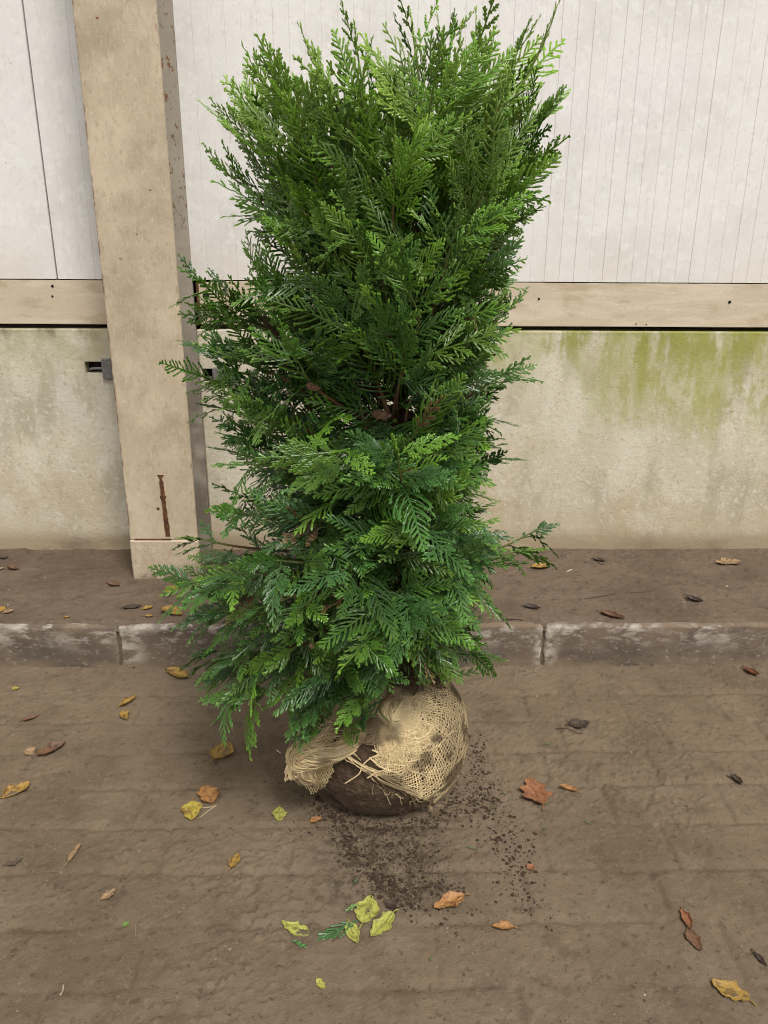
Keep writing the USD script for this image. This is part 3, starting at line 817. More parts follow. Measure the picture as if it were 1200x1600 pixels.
tree = xform("conifer_tree", (0, 0, 0), label="bushy young green conifer with ferny sprays and burlap-wrapped root ball on muddy paving", cat="tree")
zs = np.linspace(0.19, 1.16, 40)
tp = np.array([trunk_at(z) for z in zs]) + np.stack([(noise(np.stack([zs * 9, 0 * zs, 0 * zs], -1), 3) - .5) * .01, (noise(np.stack([zs * 9, 0 * zs, 0 * zs], -1), 4) - .5) * .01, 0 * zs], -1)
tr = np.interp(zs, [0.19, 0.26, 0.8, 1.16], [0.021, 0.015, 0.008, 0.0025])
v, f = tube(tp, tr, 10)
nz = fbm(v * np.array([90, 90, 18]), 3, 7)
trunk_prim = obj("trunk", (v, f), BARK, tree, smooth=True, pigment=np.array([0.135, 0.085, 0.055]) * (0.55 + 0.9 * nz)[:, None])
branch_prims = []
for P, R, c in branches:
    v, f = tube(P, R, 5, cap=False)
    branch_prims.append(obj("branch", (v, f), BARK, tree, smooth=True, pigment=c))
# the sprays that show largest become parts of their own, the rest one mass
W, H = 384, 512
ids, px, py, pz = [], [], [], []
for i, (b, V, F, c) in enumerate(sprays):
    q = project(V.reshape(-1, 7, 3)[:, [2, 5, 6]].reshape(-1, 3))
    px.append(q[:, 0]); py.append(q[:, 1]); pz.append(q[:, 2]); ids.append(np.full(len(q), i))
ids, px, py, pz = map(np.concatenate, (ids, px, py, pz))
k = (px > 0) & (px < 1200) & (py > 0) & (py < 1600)
cell = (py[k] / 1600 * H).astype(int) * W + (px[k] / 1200 * W).astype(int)
o = np.lexsort((pz[k], cell))
first = np.ones(len(o), bool); first[1:] = cell[o][1:] != cell[o][:-1]
count = np.bincount(ids[k][o][first], minlength=len(sprays))
shown = set(np.argsort(-count)[:295])
rest = []
for i, (b, V, F, c) in enumerate(sprays):
    if i in shown:
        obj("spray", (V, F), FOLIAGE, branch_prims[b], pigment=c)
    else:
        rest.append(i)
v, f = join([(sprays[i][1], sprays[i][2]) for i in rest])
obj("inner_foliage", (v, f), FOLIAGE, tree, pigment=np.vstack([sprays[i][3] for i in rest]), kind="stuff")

# ------------------------------------------------------------------ root ball and burlap
BC, BR = np.array([0.026, 1.200, 0.114]), np.array([0.148, 0.146, 0.138])


def ball_point(d, lift=0.0):
    """Surface of the root ball in direction d (unit vectors), lifted outwards."""
    d = np.asarray(d, float)
    d = d / np.linalg.norm(d, axis=-1, keepdims=True)
    r = 1.0 / np.sqrt(((d / BR) ** 2).sum(-1))
    r = r * (1 + (fbm(d * 2.2 + 5, 3, 71) - 0.5) * 0.10) + (fbm(d * 9, 2, 72) - 0.5) * 0.006
    p = BC + d * (r + lift)[..., None]
    p[..., 2] = np.where(p[..., 2] < 0.012, 0.012 + (p[..., 2] - 0.012) * 0.25, p[..., 2])
    return p


def ball_hit(x, y, grow=1.0):
    d = ray(x, y); d = d / np.linalg.norm(d)
    o = (EYE - BC) / (BR * grow); e = d / (BR * grow)
    A, B, C = e @ e, 2 * o @ e, o @ o - 1
    D = B * B - 4 * A * C
    t = (-B - math.sqrt(D)) / (2 * A) if D > 0 else -B / (2 * A)
    return EYE + d * t


ico = trimesh.creation.icosphere(6)
iv = ball_point(ico.vertices)
iv = iv + ico.vertices * ((fbm(ico.vertices * 38, 3, 73) - 0.5) * 0.006)[:, None]
soil = obj("root_ball", (iv, ico.faces), SOIL, tree, smooth=True)


BARE = [(522, 1182), (548, 1192), (572, 1206), (612, 1222), (655, 1248), (705, 1268), (700, 1300), (560, 1300), (478, 1252), (515, 1228)]
HOLE = [(540, 1168), (556, 1160), (585, 1166), (588, 1180), (578, 1188), (598, 1203), (588, 1212), (556, 1196), (540, 1182)]
pinch = ball_hit(612, 1128) - BC; pinch /= np.linalg.norm(pinch)
e1 = np.cross(pinch, [0, 0, 1.0]); e1 /= np.linalg.norm(e1); e2 = np.cross(e1, pinch)


def polar(th, ph):
    return np.cos(th)[..., None] * pinch + np.sin(th)[..., None] * (np.cos(ph)[..., None] * e1 + np.sin(ph)[..., None] * e2)


rb = np.random.default_rng(9)
threads, tcol = [], []


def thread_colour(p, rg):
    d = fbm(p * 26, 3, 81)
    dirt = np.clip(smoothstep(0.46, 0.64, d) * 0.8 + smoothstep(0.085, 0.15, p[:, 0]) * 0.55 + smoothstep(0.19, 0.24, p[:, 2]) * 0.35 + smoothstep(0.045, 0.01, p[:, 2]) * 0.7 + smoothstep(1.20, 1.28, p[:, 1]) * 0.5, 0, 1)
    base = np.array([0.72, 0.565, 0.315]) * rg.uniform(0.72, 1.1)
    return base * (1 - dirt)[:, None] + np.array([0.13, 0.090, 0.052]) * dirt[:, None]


def put(points, radius, sides=4, keep=None):
    """Adds a thread, broken where keep is False."""
    n = len(points)
    keep = np.ones(n, bool) if keep is None else keep
    i = 0
    while i < n:
        if not keep[i]:
            i += 1; continue
        j = i
        while j < n and keep[j]:
            j += 1
        if j - i >= 3:
            seg = points[i:j]
            threads.append(tube(seg, np.full(len(seg), radius), sides, cap=False))
            tcol.append(np.repeat(thread_colour(seg, rb), sides, 0))
        i = j


def masked(p, fray=7.0):
    q = project(p)[:, :2]
    q = q + (fbm(p * 60, 2, 83)[:, None] - 0.5) * fray * 2
    back = (p - BC) @ (EYE - BC) < -0.01
    return (~inside_poly(q, BARE) | back) & (~inside_poly(q, HOLE) | back) & (p[:, 2] > 0.006)


n_mer = 128
for i in range(n_mer):
    th = np.linspace(0.12 + 0.26 * (i % 2), 2.55, 110)
    ph0 = 2 * np.pi * (i + rb.uniform(-0.22, 0.22)) / n_mer
    ph = ph0 + 0.42 * th + 0.05 * np.sin(th * 5 + ph0 * 3)
    d = polar(th, ph)
    lift = 0.0030 + 0.0009 * np.sin(th * 70 + i * np.pi) + 0.0025 * fbm(d * 5, 2, 84)
    p = ball_point(d, lift)
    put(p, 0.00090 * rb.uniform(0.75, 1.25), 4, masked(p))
for j in range(88):
    th0 = 0.14 + (j + rb.uniform(-0.2, 0.2)) * 0.0325 * (1 + 0.004 * j)
    ph = np.linspace(0, 2 * np.pi, 150)
    th = th0 + 0.16 * np.sin(ph + 0.5) * np.sin(min(th0, 1.5)) + 0.035 * np.sin(ph * 4 + j * 0.15) + 0.02 * (fbm(np.stack([ph * 2, 0 * ph + j * 0.3, 0 * ph], -1), 2, 85) - 0.5)
    th = np.clip(th, 0.08, 2.7)
    d = polar(th, ph)
    lift = 0.0030 - 0.0009 * np.sin(ph * 52 + j * np.pi) + 0.0025 * fbm(d * 5, 2, 84)
    p = ball_point(d, lift)
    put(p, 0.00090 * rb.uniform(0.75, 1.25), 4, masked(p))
# matted fibres where the cloth is gathered
for i in range(720):
    th0, ph0 = abs(rb.normal(0, 0.26 if i % 2 else 0.12)), rb.uniform(0, 2 * np.pi)
    ln = rb.uniform(0.12, 0.5)
    s = np.linspace(0, 1, 9)
    dirn = rb.uniform(-0.9, 0.9)
    th = th0 + ln * s * math.cos(dirn); ph = ph0 + ln * s * math.sin(dirn) / max(th0, 0.15) + 0.12 * np.sin(s * 4 + i)
    p = ball_point(polar(th, ph), 0.003 + rb.uniform(0, 0.005) + 0.004 * s * (1 - s) * rb.normal(0, 1))
    put(p, rb.uniform(0.0004, 0.0009), 3, masked(p))
# the hem along the torn edge, and frayed bits at the bare soil
hem = [ball_hit(*q, 1.03) for q in ((538, 1172), (556, 1190), (578, 1203), (605, 1217), (640, 1238), (672, 1252), (700, 1262))]
for i in range(30):
    pts = np.array(hem) + rb.normal(0, 0.0035, (len(hem), 3))
    a, b = sorted(rb.uniform(0, 1, 2))
    if b - a < 0.25: continue
    p = spline(pts, 50)[int(a * 49):int(b * 49) + 1]
    put(p, rb.uniform(0.0006, 0.0011), 4)
for i in range(70):
    c = ball_hit(rb.uniform(560, 700), 0, 1.0) if False else None
    x = rb.uniform(575, 720)
    y = np.interp(x, [575, 640, 720], [1205, 1238, 1270]) + abs(rb.normal(0, 14))
    ang = rb.normal(0.9, 0.5); l = rb.uniform(6, 22)
    p = np.array([ball_hit(x + l * s * math.cos(ang), min(y + l * s * math.sin(ang), 1280), 1.02) for s in (0, .35, .7, 1)])
    put(spline(p + rb.normal(0, 0.0012, p.shape), 8), rb.uniform(0.0004, 0.0008), 3)
# loose threads across the dark opening
for path_ in ([(592, 1178), (576, 1186), (566, 1196), (560, 1210), (540, 1224)], [(578, 1184), (592, 1196), (606, 1203), (622, 1208)], [(604, 1172), (612, 1190), (604, 1202), (590, 1207), (574, 1216)],
              [(582, 1172), (600, 1180), (614, 1190)], [(586, 1150), (572, 1160), (556, 1158), (548, 1155)], [(500, 1128), (490, 1138), (484, 1150), (482, 1162)], [(690, 1262), (676, 1276), (668, 1281)],
              [(728, 1140), (733, 1150), (736, 1162)], [(720, 1096), (727, 1104), (734, 1108)]):
    p = np.array([ball_hit(x, y, 1.07) for x, y in path_])
    put(spline(p + rb.normal(0, 0.0006, p.shape), 22), 0.0011, 5)
v, f = join(threads)
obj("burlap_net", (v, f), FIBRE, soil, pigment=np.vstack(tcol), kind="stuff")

# gathered and knotted burlap on the left shoulder
threads, tcol = [], []


def bundle(pts, rad, n, spread=1.0, turn=1.5, core=True):
    P = spline(pts, 26)
    R = np.interp(np.linspace(0, 1, 26), np.linspace(0, 1, len(rad)), rad)
    if core:
        cores.append((P, R))
    t = np.gradient(P, axis=0); t /= np.linalg.norm(t, axis=1, keepdims=True)
    a = np.cross(t, [0.3, 0.2, 1.0]); a /= np.linalg.norm(a, axis=1, keepdims=True)
    b = np.cross(t, a)
    for i in range(n):
        ph = 2 * np.pi * i / n + rb.normal(0, 0.3)
        s = np.linspace(0, 1, 26)
        w = ph + turn * s + 0.25 * np.sin(s * 7 + i)
        rr_ = R * (1.03 + 0.10 * np.sin(s * 9 + i * 2.1) + rb.uniform(0, 0.16)) * spread
        p = P + rr_[:, None] * (np.cos(w)[:, None] * a + np.sin(w)[:, None] * b)
        i0, i1 = (0, 26) if rb.random() < 0.6 else sorted(rb.integers(0, 26, 2))
        if i1 - i0 > 5:
            put(p[i0:i1], rb.uniform(0.0007, 0.0012), 4)


cores = []
B = lambda x, y, Y: on_y(x, y, Y)
bundle([B(530, 1092, 1.15), B(514, 1128, 1.13), B(490, 1160, 1.105), B(468, 1184, 1.09), B(462, 1200, 1.085)], [0.030, 0.027, 0.025, 0.021, 0.012], 90)
bundle([B(466, 1192, 1.085), B(500, 1184, 1.075), B(535, 1170, 1.075), B(560, 1146, 1.085), B(574, 1112, 1.12)], [0.014, 0.013, 0.012, 0.013, 0.012], 46, turn=4)
bundle([B(462, 1196, 1.085), B(480, 1208, 1.095), B(498, 1222, 1.11)], [0.016, 0.018, 0.008], 46, turn=0.8)
for i in range(16):
    e = np.array([rb.uniform(440, 462), rb.uniform(1200, 1222)])
    put(spline([B(466, 1192 + rb.normal(0, 5), 1.082), B(452 + rb.normal(0, 3), 1196 + rb.normal(0, 3), 1.072), B(e[0], e[1], 1.07)], 10), rb.uniform(0.0008, 0.0014), 4)
for i in range(60):      # stray hairs of the cloth
    x, y = rb.uniform(465, 560), 0
    y = np.interp(x, [465, 520, 560], [1185, 1135, 1130]) + rb.normal(0, 16)
    a = rb.uniform(0, 6.3); l = rb.uniform(8, 26)
    put(spline([B(x, y, 1.07), B(x + l * .5 * math.cos(a), y + l * .5 * math.sin(a), 1.062), B(x + l * math.cos(a + .5), y + l * math.sin(a + .5), 1.07)], 8), 0.0005, 3)
# net patch below the knot, diagonal weave
for fam in (0, 1):
    for i in range(17):
        s = np.linspace(0, 1, 26)
        if fam == 0:
            x = 474 + i * 4.4 + s * 22 - 28 * s; y = 1180 + s * 66
            x = 472 + i * 4.0 + 34 * (1 - s) - 18
        else:
            x = 462 + i * 4.0 + 34 * s - 14; y = 1180 + s * 66
        q = np.stack([x, y], -1)
        keep = inside_poly(q, [(474, 1190), (520, 1182), (522, 1206), (505, 1232), (486, 1243), (474, 1226)])
        p = np.array([ball_hit(xx, yy, 1.045 + 0.006 * math.sin(k * 2 + fam * np.pi)) for k, (xx, yy) in enumerate(q)])
        put(p, 0.0009, 4, keep)
v, f = join(threads)
core_parts = [tube(P, R * 0.97, 14) for P, R in cores]
cv, cf = join(core_parts)
cv = cv + (fbm(cv * 70, 3, 91)[:, None] - 0.5) * np.array([1, 0.6, 1]) * 0.008
knot = obj("burlap_knot", (cv, cf), BURLAP, soil, smooth=True)
obj("burlap_strands", (v, f), FIBRE, soil, pigment=np.vstack(tcol), kind="stuff")

# ------------------------------------------------------------------ fallen leaves
PALS = {
    "yellow": ((0.42, 0.33, 0.055), (0.20, 0.11, 0.03)), "yellowgreen": ((0.40, 0.40, 0.085), (0.20, 0.19, 0.045)), "gold": ((0.36, 0.22, 0.045), (0.13, 0.07, 0.025)),
    "orange": ((0.40, 0.20, 0.065), (0.20, 0.085, 0.03)), "tan": ((0.33, 0.22, 0.115), (0.16, 0.10, 0.055)), "brown": ((0.17, 0.085, 0.042), (0.08, 0.042, 0.024)),
    "dark": ((0.062, 0.040, 0.027), (0.030, 0.020, 0.014)), "redbrown": ((0.20, 0.065, 0.022), (0.08, 0.028, 0.014)), "mud": ((0.12, 0.087, 0.06), (0.075, 0.054, 0.038)),
    "green": ((0.16, 0.26, 0.05), (0.09, 0.16, 0.03)), "rust": ((0.30, 0.125, 0.055), (0.15, 0.06, 0.03))}


def leaf_mesh(L, Wd, roll, bend, seed, pal, lobes=0, ruffle=0.05):
    nu, nv = 22, 13
    r = np.random.default_rng(seed)
    u, v = np.meshgrid(np.linspace(0, 1, nu), np.linspace(-1, 1, nv), indexing="ij")
    hw = Wd / 2 * np.sin(np.pi * np.clip(u, 0, 1) ** 0.85) ** 0.75
    if lobes:
        hw = hw * (0.62 + 0.38 * np.abs(np.cos(np.pi * lobes * u + 0.3)))
    hw = hw * (1 + (noise(np.stack([u * 9, np.sign(v) * 3 + 5, 0 * u + seed], -1), seed) - 0.5) * 0.50) + 1e-5
    ro = roll if abs(roll) > 1e-3 else 1e-3
    y = np.sin(ro * v) / ro * hw
    z = (1 - np.cos(ro * v)) / abs(ro) * hw * (1 if ro > 0 else -1)
    x = (u - 0.5) * L
    k = bend / L if abs(bend) > 1e-3 else 1e-3 / L
    X = np.sin(k * x) / k
    Z = z + (1 - np.cos(k * x)) / k
    vein = np.maximum(np.exp(-(v / 0.07) ** 2), 0.8 * np.exp(-(((u * 8 - np.abs(v) * 1.6 + 40) % 1 - 0.5) / 0.10) ** 2) * (np.abs(v) > 0.05))
    Q = np.stack([u * 3 + seed, v * 1.6, 0 * u], -1)
    Z = Z + (fbm(Q * 1.7, 3, seed) - 0.5) * ruffle * L * 1.6 - vein * 0.012 * L + 0.010 * L * np.cos(2 * np.pi * (u * 8 - np.abs(v) * 1.6))
    c0, c1 = map(np.array, PALS[pal])
    bl = smoothstep(0.50, 0.72, fbm(Q * 2.6, 3, seed + 1))[..., None]
    c = c0 * (1 - bl) + c1 * bl
    c = c * (1 - 0.28 * vein[..., None]) * (0.85 + 0.3 * fbm(Q * 8, 2, seed + 2))[..., None]
    edge = smoothstep(0.86, 1.0, np.abs(v))[..., None] * 0.3
    c = c * (1 - edge) + c1 * edge
    P = np.stack([X, y, Z], -1).reshape(-1, 3)
    F = grid_faces(nu, nv)
    # a thin sheet with a back face of its own
    n = len(P)
    t = np.array([0, 0, 0.00035])
    border = np.concatenate([np.arange(nv), np.arange(nv, nu * nv, nv) + nv - 1, np.arange((nu - 1) * nv, nu * nv)[::-1], np.arange(0, (nu - 1) * nv, nv)[::-1]])
    bf = [[border[i], border[(i + 1) % len(border)], border[i] + n] for i in range(len(border))] + [[border[(i + 1) % len(border)], border[(i + 1) % len(border)] + n, border[i] + n] for i in range(len(border))]
    V2 = np.vstack([P, P - t]); F2 = np.vstack([F, F[:, ::-1] + n, np.array(bf)])
    col = np.vstack([c.reshape(-1, 3), c.reshape(-1, 3) * 0.9])
    return V2, F2, col


def ground_z(x, y):
    if y > KERB_Y:
        return float(ledge_height(np.array([x]), np.array([y]))[0])
    return float(mud_height(np.array([x]), np.array([y]))[0])


def leaf(name, label, p0, p1, wr, roll, bend, pal, lobes=0, plane=None, stalk=True, cat="leaf", group=None, ruffle=0.05, tilt=0.0, lift=0.0):
    """p0 stalk end and p1 tip as seen in the picture; wr width over length."""
    seed = int(p0[0] * 7 + p0[1]) % 9973
    zz = KERB_TOP + 0.005 if plane == "ledge" else 0.004
    a, b = on_z(*p0, zz), on_z(*p1, zz)
    c = (a + b) / 2
    d = b - a
    L = max(np.linalg.norm(d[:2]), 0.008)
    yaw = math.atan2(d[1], d[0])
    V, F, col_ = leaf_mesh(L, L * min(wr * (1.0 if pal == "yellowgreen" else 1.25), 0.85), roll * 0.85, bend, seed, pal, lobes, ruffle)
    parts = [(V, F)]
    if tilt:
        ct, st = math.cos(tilt), math.sin(tilt)
        V = np.stack([V[:, 0], V[:, 1] * ct - V[:, 2] * st, V[:, 1] * st + V[:, 2] * ct], -1)
    cy, sy = math.cos(yaw), math.sin(yaw)
    R = lambda q: np.stack([q[:, 0] * cy - q[:, 1] * sy, q[:, 0] * sy + q[:, 1] * cy, q[:, 2]], -1)
    lowest = np.percentile(V[:, 2], 4)
    V = V - [0, 0, lowest]
    gz = ground_z(c[0], c[1])
    loc = (c[0], c[1], gz + 0.0008 + lift)
    t = xform(name, loc, label=label, cat=cat, group=group)
    obj("blade", (R(V), F), LEAF, t, smooth=True, pigment=col_)
    if stalk and L > 0.018:
        e = V[6] if len(V) > 6 else V[0]
        pts = spline([e + [0.0, 0, 0], e + [-L * .08, L * .02, 0.0005], e + [-L * .17, L * 0.04, max(-e[2] + 0.001, -0.003)]], 8)
        sv, sf = tube(pts, np.linspace(0.0006, 0.0009, 8) * (0.6 + L * 12), 5)
        obj("stalk", (R(sv), sf), LEAF, t, smooth=True, pigment=np.repeat([np.array(PALS[pal][0]) * 0.8], len(sv), 0))
    return t


G = "ground"
LEAVES = [
    ("leaf", "tiny yellow leaf scrap near the left edge just in front of the kerb", (19, 1081), (31, 1078), .8, .6, .5, "yellow"),
    ("leaf", "small dark curled leaf at the left edge, nearest below the tiny yellow scrap", (36, 1129), (62, 1120), .45, 1.6, .6, "brown"),
    ("leaf", "brown ribbed curled leaf at left, upper of the two big leaves near the left edge", (58, 1187), (104, 1165), .42, 1.3, .8, "brown"),
    ("leaf", "tiny tan leaf scrap touching the left end of the brown ribbed leaf", (40, 1174), (53, 1182), .7, .9, .4, "tan"),
    ("leaf", "large golden and black blotched leaf at the left edge of the paving", (3, 1250), (49, 1224), .50, 0.9, .5, "gold"),
    ("leaf", "golden half-curled leaf on mud left of the tree, pointing up to the right", (187, 1107), (214, 1090), .40, 1.7, .6, "gold"),
    ("leaf", "very small golden leaf just below the half-curled golden one left of the tree", (191, 1115), (198, 1128), .55, 1.3, .4, "gold"),
    ("leaf", "yellow-brown leaf folded at the foot of the kerb under the lowest left branches", (262, 1052), (296, 1064), .45, 1.2, .7, "gold"),
    ("leaf", "crumpled yellow and dark brown leaf in the shade below the left branches", (334, 1192), (362, 1166), .70, 1.0, .9, "gold"),
    ("leaf", "orange-brown folded leaf standing above the pale forked twig", (333, 1259), (318, 1232), .60, .9, .5, "orange"),
    ("leaf", "small bright yellow leaf lying across the pale forked twig", (301, 1256), (299, 1286), .55, .5, .4, "yellow"),
    ("leaf", "small yellow-green spotted leaf upright on mud left of the root ball", (437, 1263), (437, 1286), .62, .35, .3, "yellowgreen"),
    ("leaf", "tiny crumpled orange leaf in front of the root ball's lower left", (485, 1288), (503, 1280), .55, 1.4, .8, "orange"),
    ("leaf", "narrow yellow-brown leaf pointing up right, alone left of centre front", (361, 1362), (374, 1339), .42, .8, .5, "gold"),
    ("leaf", "narrow tan rolled leaf on the left paving, below the golden blotched leaf", (107, 1351), (127, 1320), .30, 2.0, .4, "tan"),
    ("leaf", "small torn brown leaf at lower left, below the narrow tan rolled one", (158, 1410), (181, 1393), .60, .9, .8, "tan", 3),
    ("leaf", "tiny pale green leaf scrap at lower left, below the small torn brown leaf", (192, 1449), (202, 1442), .6, .6, .4, "green"),
    ("leaf", "yellow-green mottled leaf standing highest of the cluster beside the fallen green sprig", (566, 1446), (580, 1402), .62, .45, .35, "yellowgreen"),
    ("leaf", "yellow-green mottled leaf rightmost of the cluster beside the green sprig", (615, 1430), (579, 1468), .46, .5, .35, "yellowgreen"),
    ("leaf", "yellow-green mottled leaf lying apart, left of the fallen green sprig", (483, 1464), (440, 1442), .42, .5, .35, "yellowgreen"),
    ("leaf", "yellow leaf half hidden under the fallen green sprig", (544, 1444), (558, 1478), .50, .4, .3, "yellowgreen"),
    ("leaf", "small pale yellow-green leaf near the bottom edge at centre", (495, 1532), (507, 1548), .60, .6, .5, "yellowgreen"),
    ("leaf", "orange-brown dry beech-like leaf with clear ribs in front centre, right of the spilled soil", (726, 1404), (677, 1424), .42, .8, .5, "orange"),
    ("leaf", "folded orange-brown dry leaf to the right of the ribbed orange leaf in front", (803, 1455), (768, 1453), .45, 1.5, .6, "orange"),
    ("leaf", "large reddish-brown lobed leaf on mud right of the root ball", (848, 1262), (826, 1220), .62, .6, .6, "rust", 3),
    ("leaf", "small curled brown leaf next to the large lobed leaf, right of the root ball", (903, 1240), (873, 1230), .38, 1.6, .9, "orange"),
    ("leaf", "dark brown rolled leaf, upper of the touching pair at right front", (1064, 1424), (1079, 1456), .42, 1.8, .4, "rust"),
    ("leaf", "brown rolled leaf, lower of the touching pair at right front", (1074, 1456), (1094, 1490), .45, 1.1, .6, "brown"),
    ("leaf", "large yellow-brown ribbed leaf in the lower right corner", (1171, 1566), (1110, 1534), .48, .5, .4, "gold"),
    ("leaf", "dark red-brown curled leaf at the right edge just in front of the kerb", (1160, 1050), (1186, 1062), .40, 1.8, 1.3, "redbrown"),
    ("leaf", "mud-covered dark leaf on the right paving, halfway between kerb and lobed leaf", (889, 1136), (921, 1132), .55, .6, .5, "dark"),
    ("leaf", "tiny orange leaf scrap among the soil crumbs right of centre", (824, 1361), (834, 1354), .75, .7, .5, "rust"),
    ("leaf", "faint mud-coated leaf lying flat at the left edge, left of the narrow tan rolled leaf", (10, 1356), (36, 1344), .55, .5, .5, "mud"),
    ("leaf", "small dark curled leaf at the right edge, right of the small brown curled one", (1142, 1216), (1160, 1230), .50, 1.5, 1.0, "dark"),
    ("leaf", "dark twisted leaf at the right edge, above the ribbed leaf of the lower right corner", (1176, 1490), (1198, 1514), .30, 1.7, .8, "dark"),
    ("leaf", "dark mud-stained scrap above the rightmost yellow-green leaf of the front cluster", (602, 1412), (626, 1418), .5, .6, .4, "dark"),
]
LEDGE_LEAVES = [
    ("leaf", "crumpled yellow leaf on the raised pavement just right of the tree", (830, 890), (862, 885), .50, 1.0, .9, "gold"),
    ("leaf", "flat tan leaf on the raised pavement near the right edge, close to the wall", (1118, 882), (1157, 879), .45, .5, .4, "tan"),
    ("leaf", "long dark curled leaf on the kerb's top at right", (936, 957), (976, 968), .38, 1.8, .8, "brown"),
    ("leaf", "ragged dark leaf on the raised pavement at right, behind the long curled one", (1071, 933), (1099, 942), .50, 1.4, 1.2, "dark"),
    ("leaf", "small dark leaf on the pavement beside the tree's right edge, behind the kerb", (818, 946), (845, 950), .40, 1.6, .8, "dark"),
    ("leaf", "small dark curled leaf left of the post's foot, alone on the raised pavement", (168, 914), (188, 917), .50, 1.6, .8, "brown"),
    ("leaf", "dark pointed leaf on the kerb's top, leftmost of the three before the post", (192, 950), (221, 946), .50, 1.0, .8, "dark"),
    ("leaf", "small tan leaf on the kerb's top, right-hand one of three before the post", (222, 952), (239, 947), .55, 1.1, .6, "gold"),
    ("leaf", "tiny yellow leaf on the kerb's top, nearest its edge of three before the post", (226, 963), (239, 963), .55, 1.3, .7, "gold"),
    ("leaf", "yellow leaf on the kerb's top half under the left branches", (254, 952), (285, 962), .48, .9, .5, "gold"),
    ("leaf", "round tan leaf on the kerb's top near the left edge", (4, 958), (22, 954), .80, .7, .6, "tan"),
    ("leaf", "yellow-brown leaf cut by the left edge, on the kerb's top", (-12, 960), (8, 948), .60, .7, .6, "gold"),
    ("leaf", "tiny tan leaf scrap on the kerb's top, left of the kerb joint", (98, 966), (110, 963), .45, 1.2, .6, "gold"),
    ("leaf", "dark curled leaf near the wall at the left edge, farthest back of its group", (0, 875), (14, 872), .60, 1.2, .9, "dark"),
    ("leaf", "small brown leaf near the wall at left, rightmost of its group", (14, 889), (29, 893), .55, 1.4, .9, "brown"),
    ("leaf", "tan leaf cut by the left edge near the wall", (-6, 893), (8, 889), .60, 1.0, .7, "tan"),
    ("leaf", "small yellow leaf at the foot of the post, half behind the left branches", (264, 934), (270, 920), .50, 1.0, .5, "gold"),
    ("leaf", "dark leaf scrap near the wall foot on the right, left of the flat tan leaf", (926, 876), (946, 880), .45, 1.5, 1.0, "dark"),
]
for L_ in LEAVES:
    leaf(*L_[:8], *(L_[8:9]))
for L_ in LEDGE_LEAVES:
    leaf(*L_[:8], plane="ledge")
# dry leaves caught in the branches
for lab, (x, y), Y, ang, ln, pal in (("dry brown leaf caught in the dark hollow at the middle of the tree", (595, 649), 1.08, 0.4, 0.034, "brown"),
                                     ("curled brown leaf caught at the base of a brown twig, right in the tree", (641, 736), 1.03, 0.1, 0.026, "rust"),
                                     ("pale brown leaf caught among the left-hand sprays at half height", (488, 606), 1.05, 0.7, 0.028, "brown"),
                                     ("narrow dry brown scrap caught low in the tree above the root ball", (486, 1010), 0.99, 1.1, 0.022, "tan")):
    V, F, c_ = leaf_mesh(ln, ln * 0.45, 0.9, 0.8, int(x), pal)
    Rm = trimesh.transformations.euler_matrix(1.1, ang * 0.4, ang)[:3, :3]
    t = xform("leaf", on_y(x, y, Y), label=lab, cat="leaf")
    obj("blade", (V @ Rm.T, F), LEAF, t, smooth=True, pigment=c_)


# fallen green sprigs
def sprig(label, p0, p1, proto, colr, widen=1.0):
    a, b = on_z(*p0, 0.006), on_z(*p1, 0.006)
    d = b - a; L = np.linalg.norm(d)
    sc = L / proto[:, 2].max()
    V, F, age = spray_mesh(proto, np.random.default_rng(int(p0[0])), min(sc, 3.0), 1.0, 0.0, np.zeros(3), d, np.array([0, 0, 1.0]))
    V[:, 2] = np.clip(V[:, 2], -0.002, 0.012)
    V[:, 2] += 0.004
    t = xform("sprig", (a[0], a[1], ground_z(a[0], a[1])), label=label, cat="sprig")
    obj("spray", (V, F), FOLIAGE, t, pigment=np.array(colr)[None] * (0.7 + 0.6 * np.clip(age, 0, 1))[:, None])


sprig("fallen dark green conifer sprig in the front, lying between yellow-green leaves", (560, 1440), (494, 1470), frond(401, L=0.07, gap=0.0085, sec_max=0.42, w=0.0036, ang=36, lobes=0.3), (0.035, 0.11, 0.022))
sprig("small light green sprig tip touching the highest yellow-green leaf in front", (560, 1414), (540, 1426), frond(402, L=0.025, gap=0.008, sec_max=0.36, w=0.003, ang=36), (0.11, 0.22, 0.045))
sprig("tiny dark green sprig scrap below the yellow-green leaf that lies apart", (457, 1472), (480, 1483), frond(403, L=0.028, gap=0.009, sec_max=0.28, w=0.0034, ang=36), (0.045, 0.14, 0.03))
for lab, x, y, dx, dy in (("bright green needle scrap right of the root ball, nearest the mud-covered dark leaf", 848, 1165, 14, -1), ("bright green needle scrap below the small curled brown leaf at right", 913, 1284, 16, 6),
                          ("pale green needle scrap on bare mud, right of the front leaf cluster", 672, 1505, 5, -9), ("dark green needle scrap among the soil crumbs in front of the root ball", 730, 1326, 18, 5),
                          ("tiny green needle scrap left of the large lobed leaf", 783, 1240, 10, 3), ("tiny green needle scrap at the right rim of the spilled soil, below the lobed leaf", 848, 1293, 6, 4),
                          ("dark green curved needle scrap in the spilled soil above the front leaf cluster", 552, 1382, 10, -10)):
    sprig(lab, (x, y), (x + dx * 0.8, y + dy * 0.8), frond(int(x), L=0.02, gap=0.012, sec_max=0.22, w=0.0026, ang=28), (0.075, 0.145, 0.030))


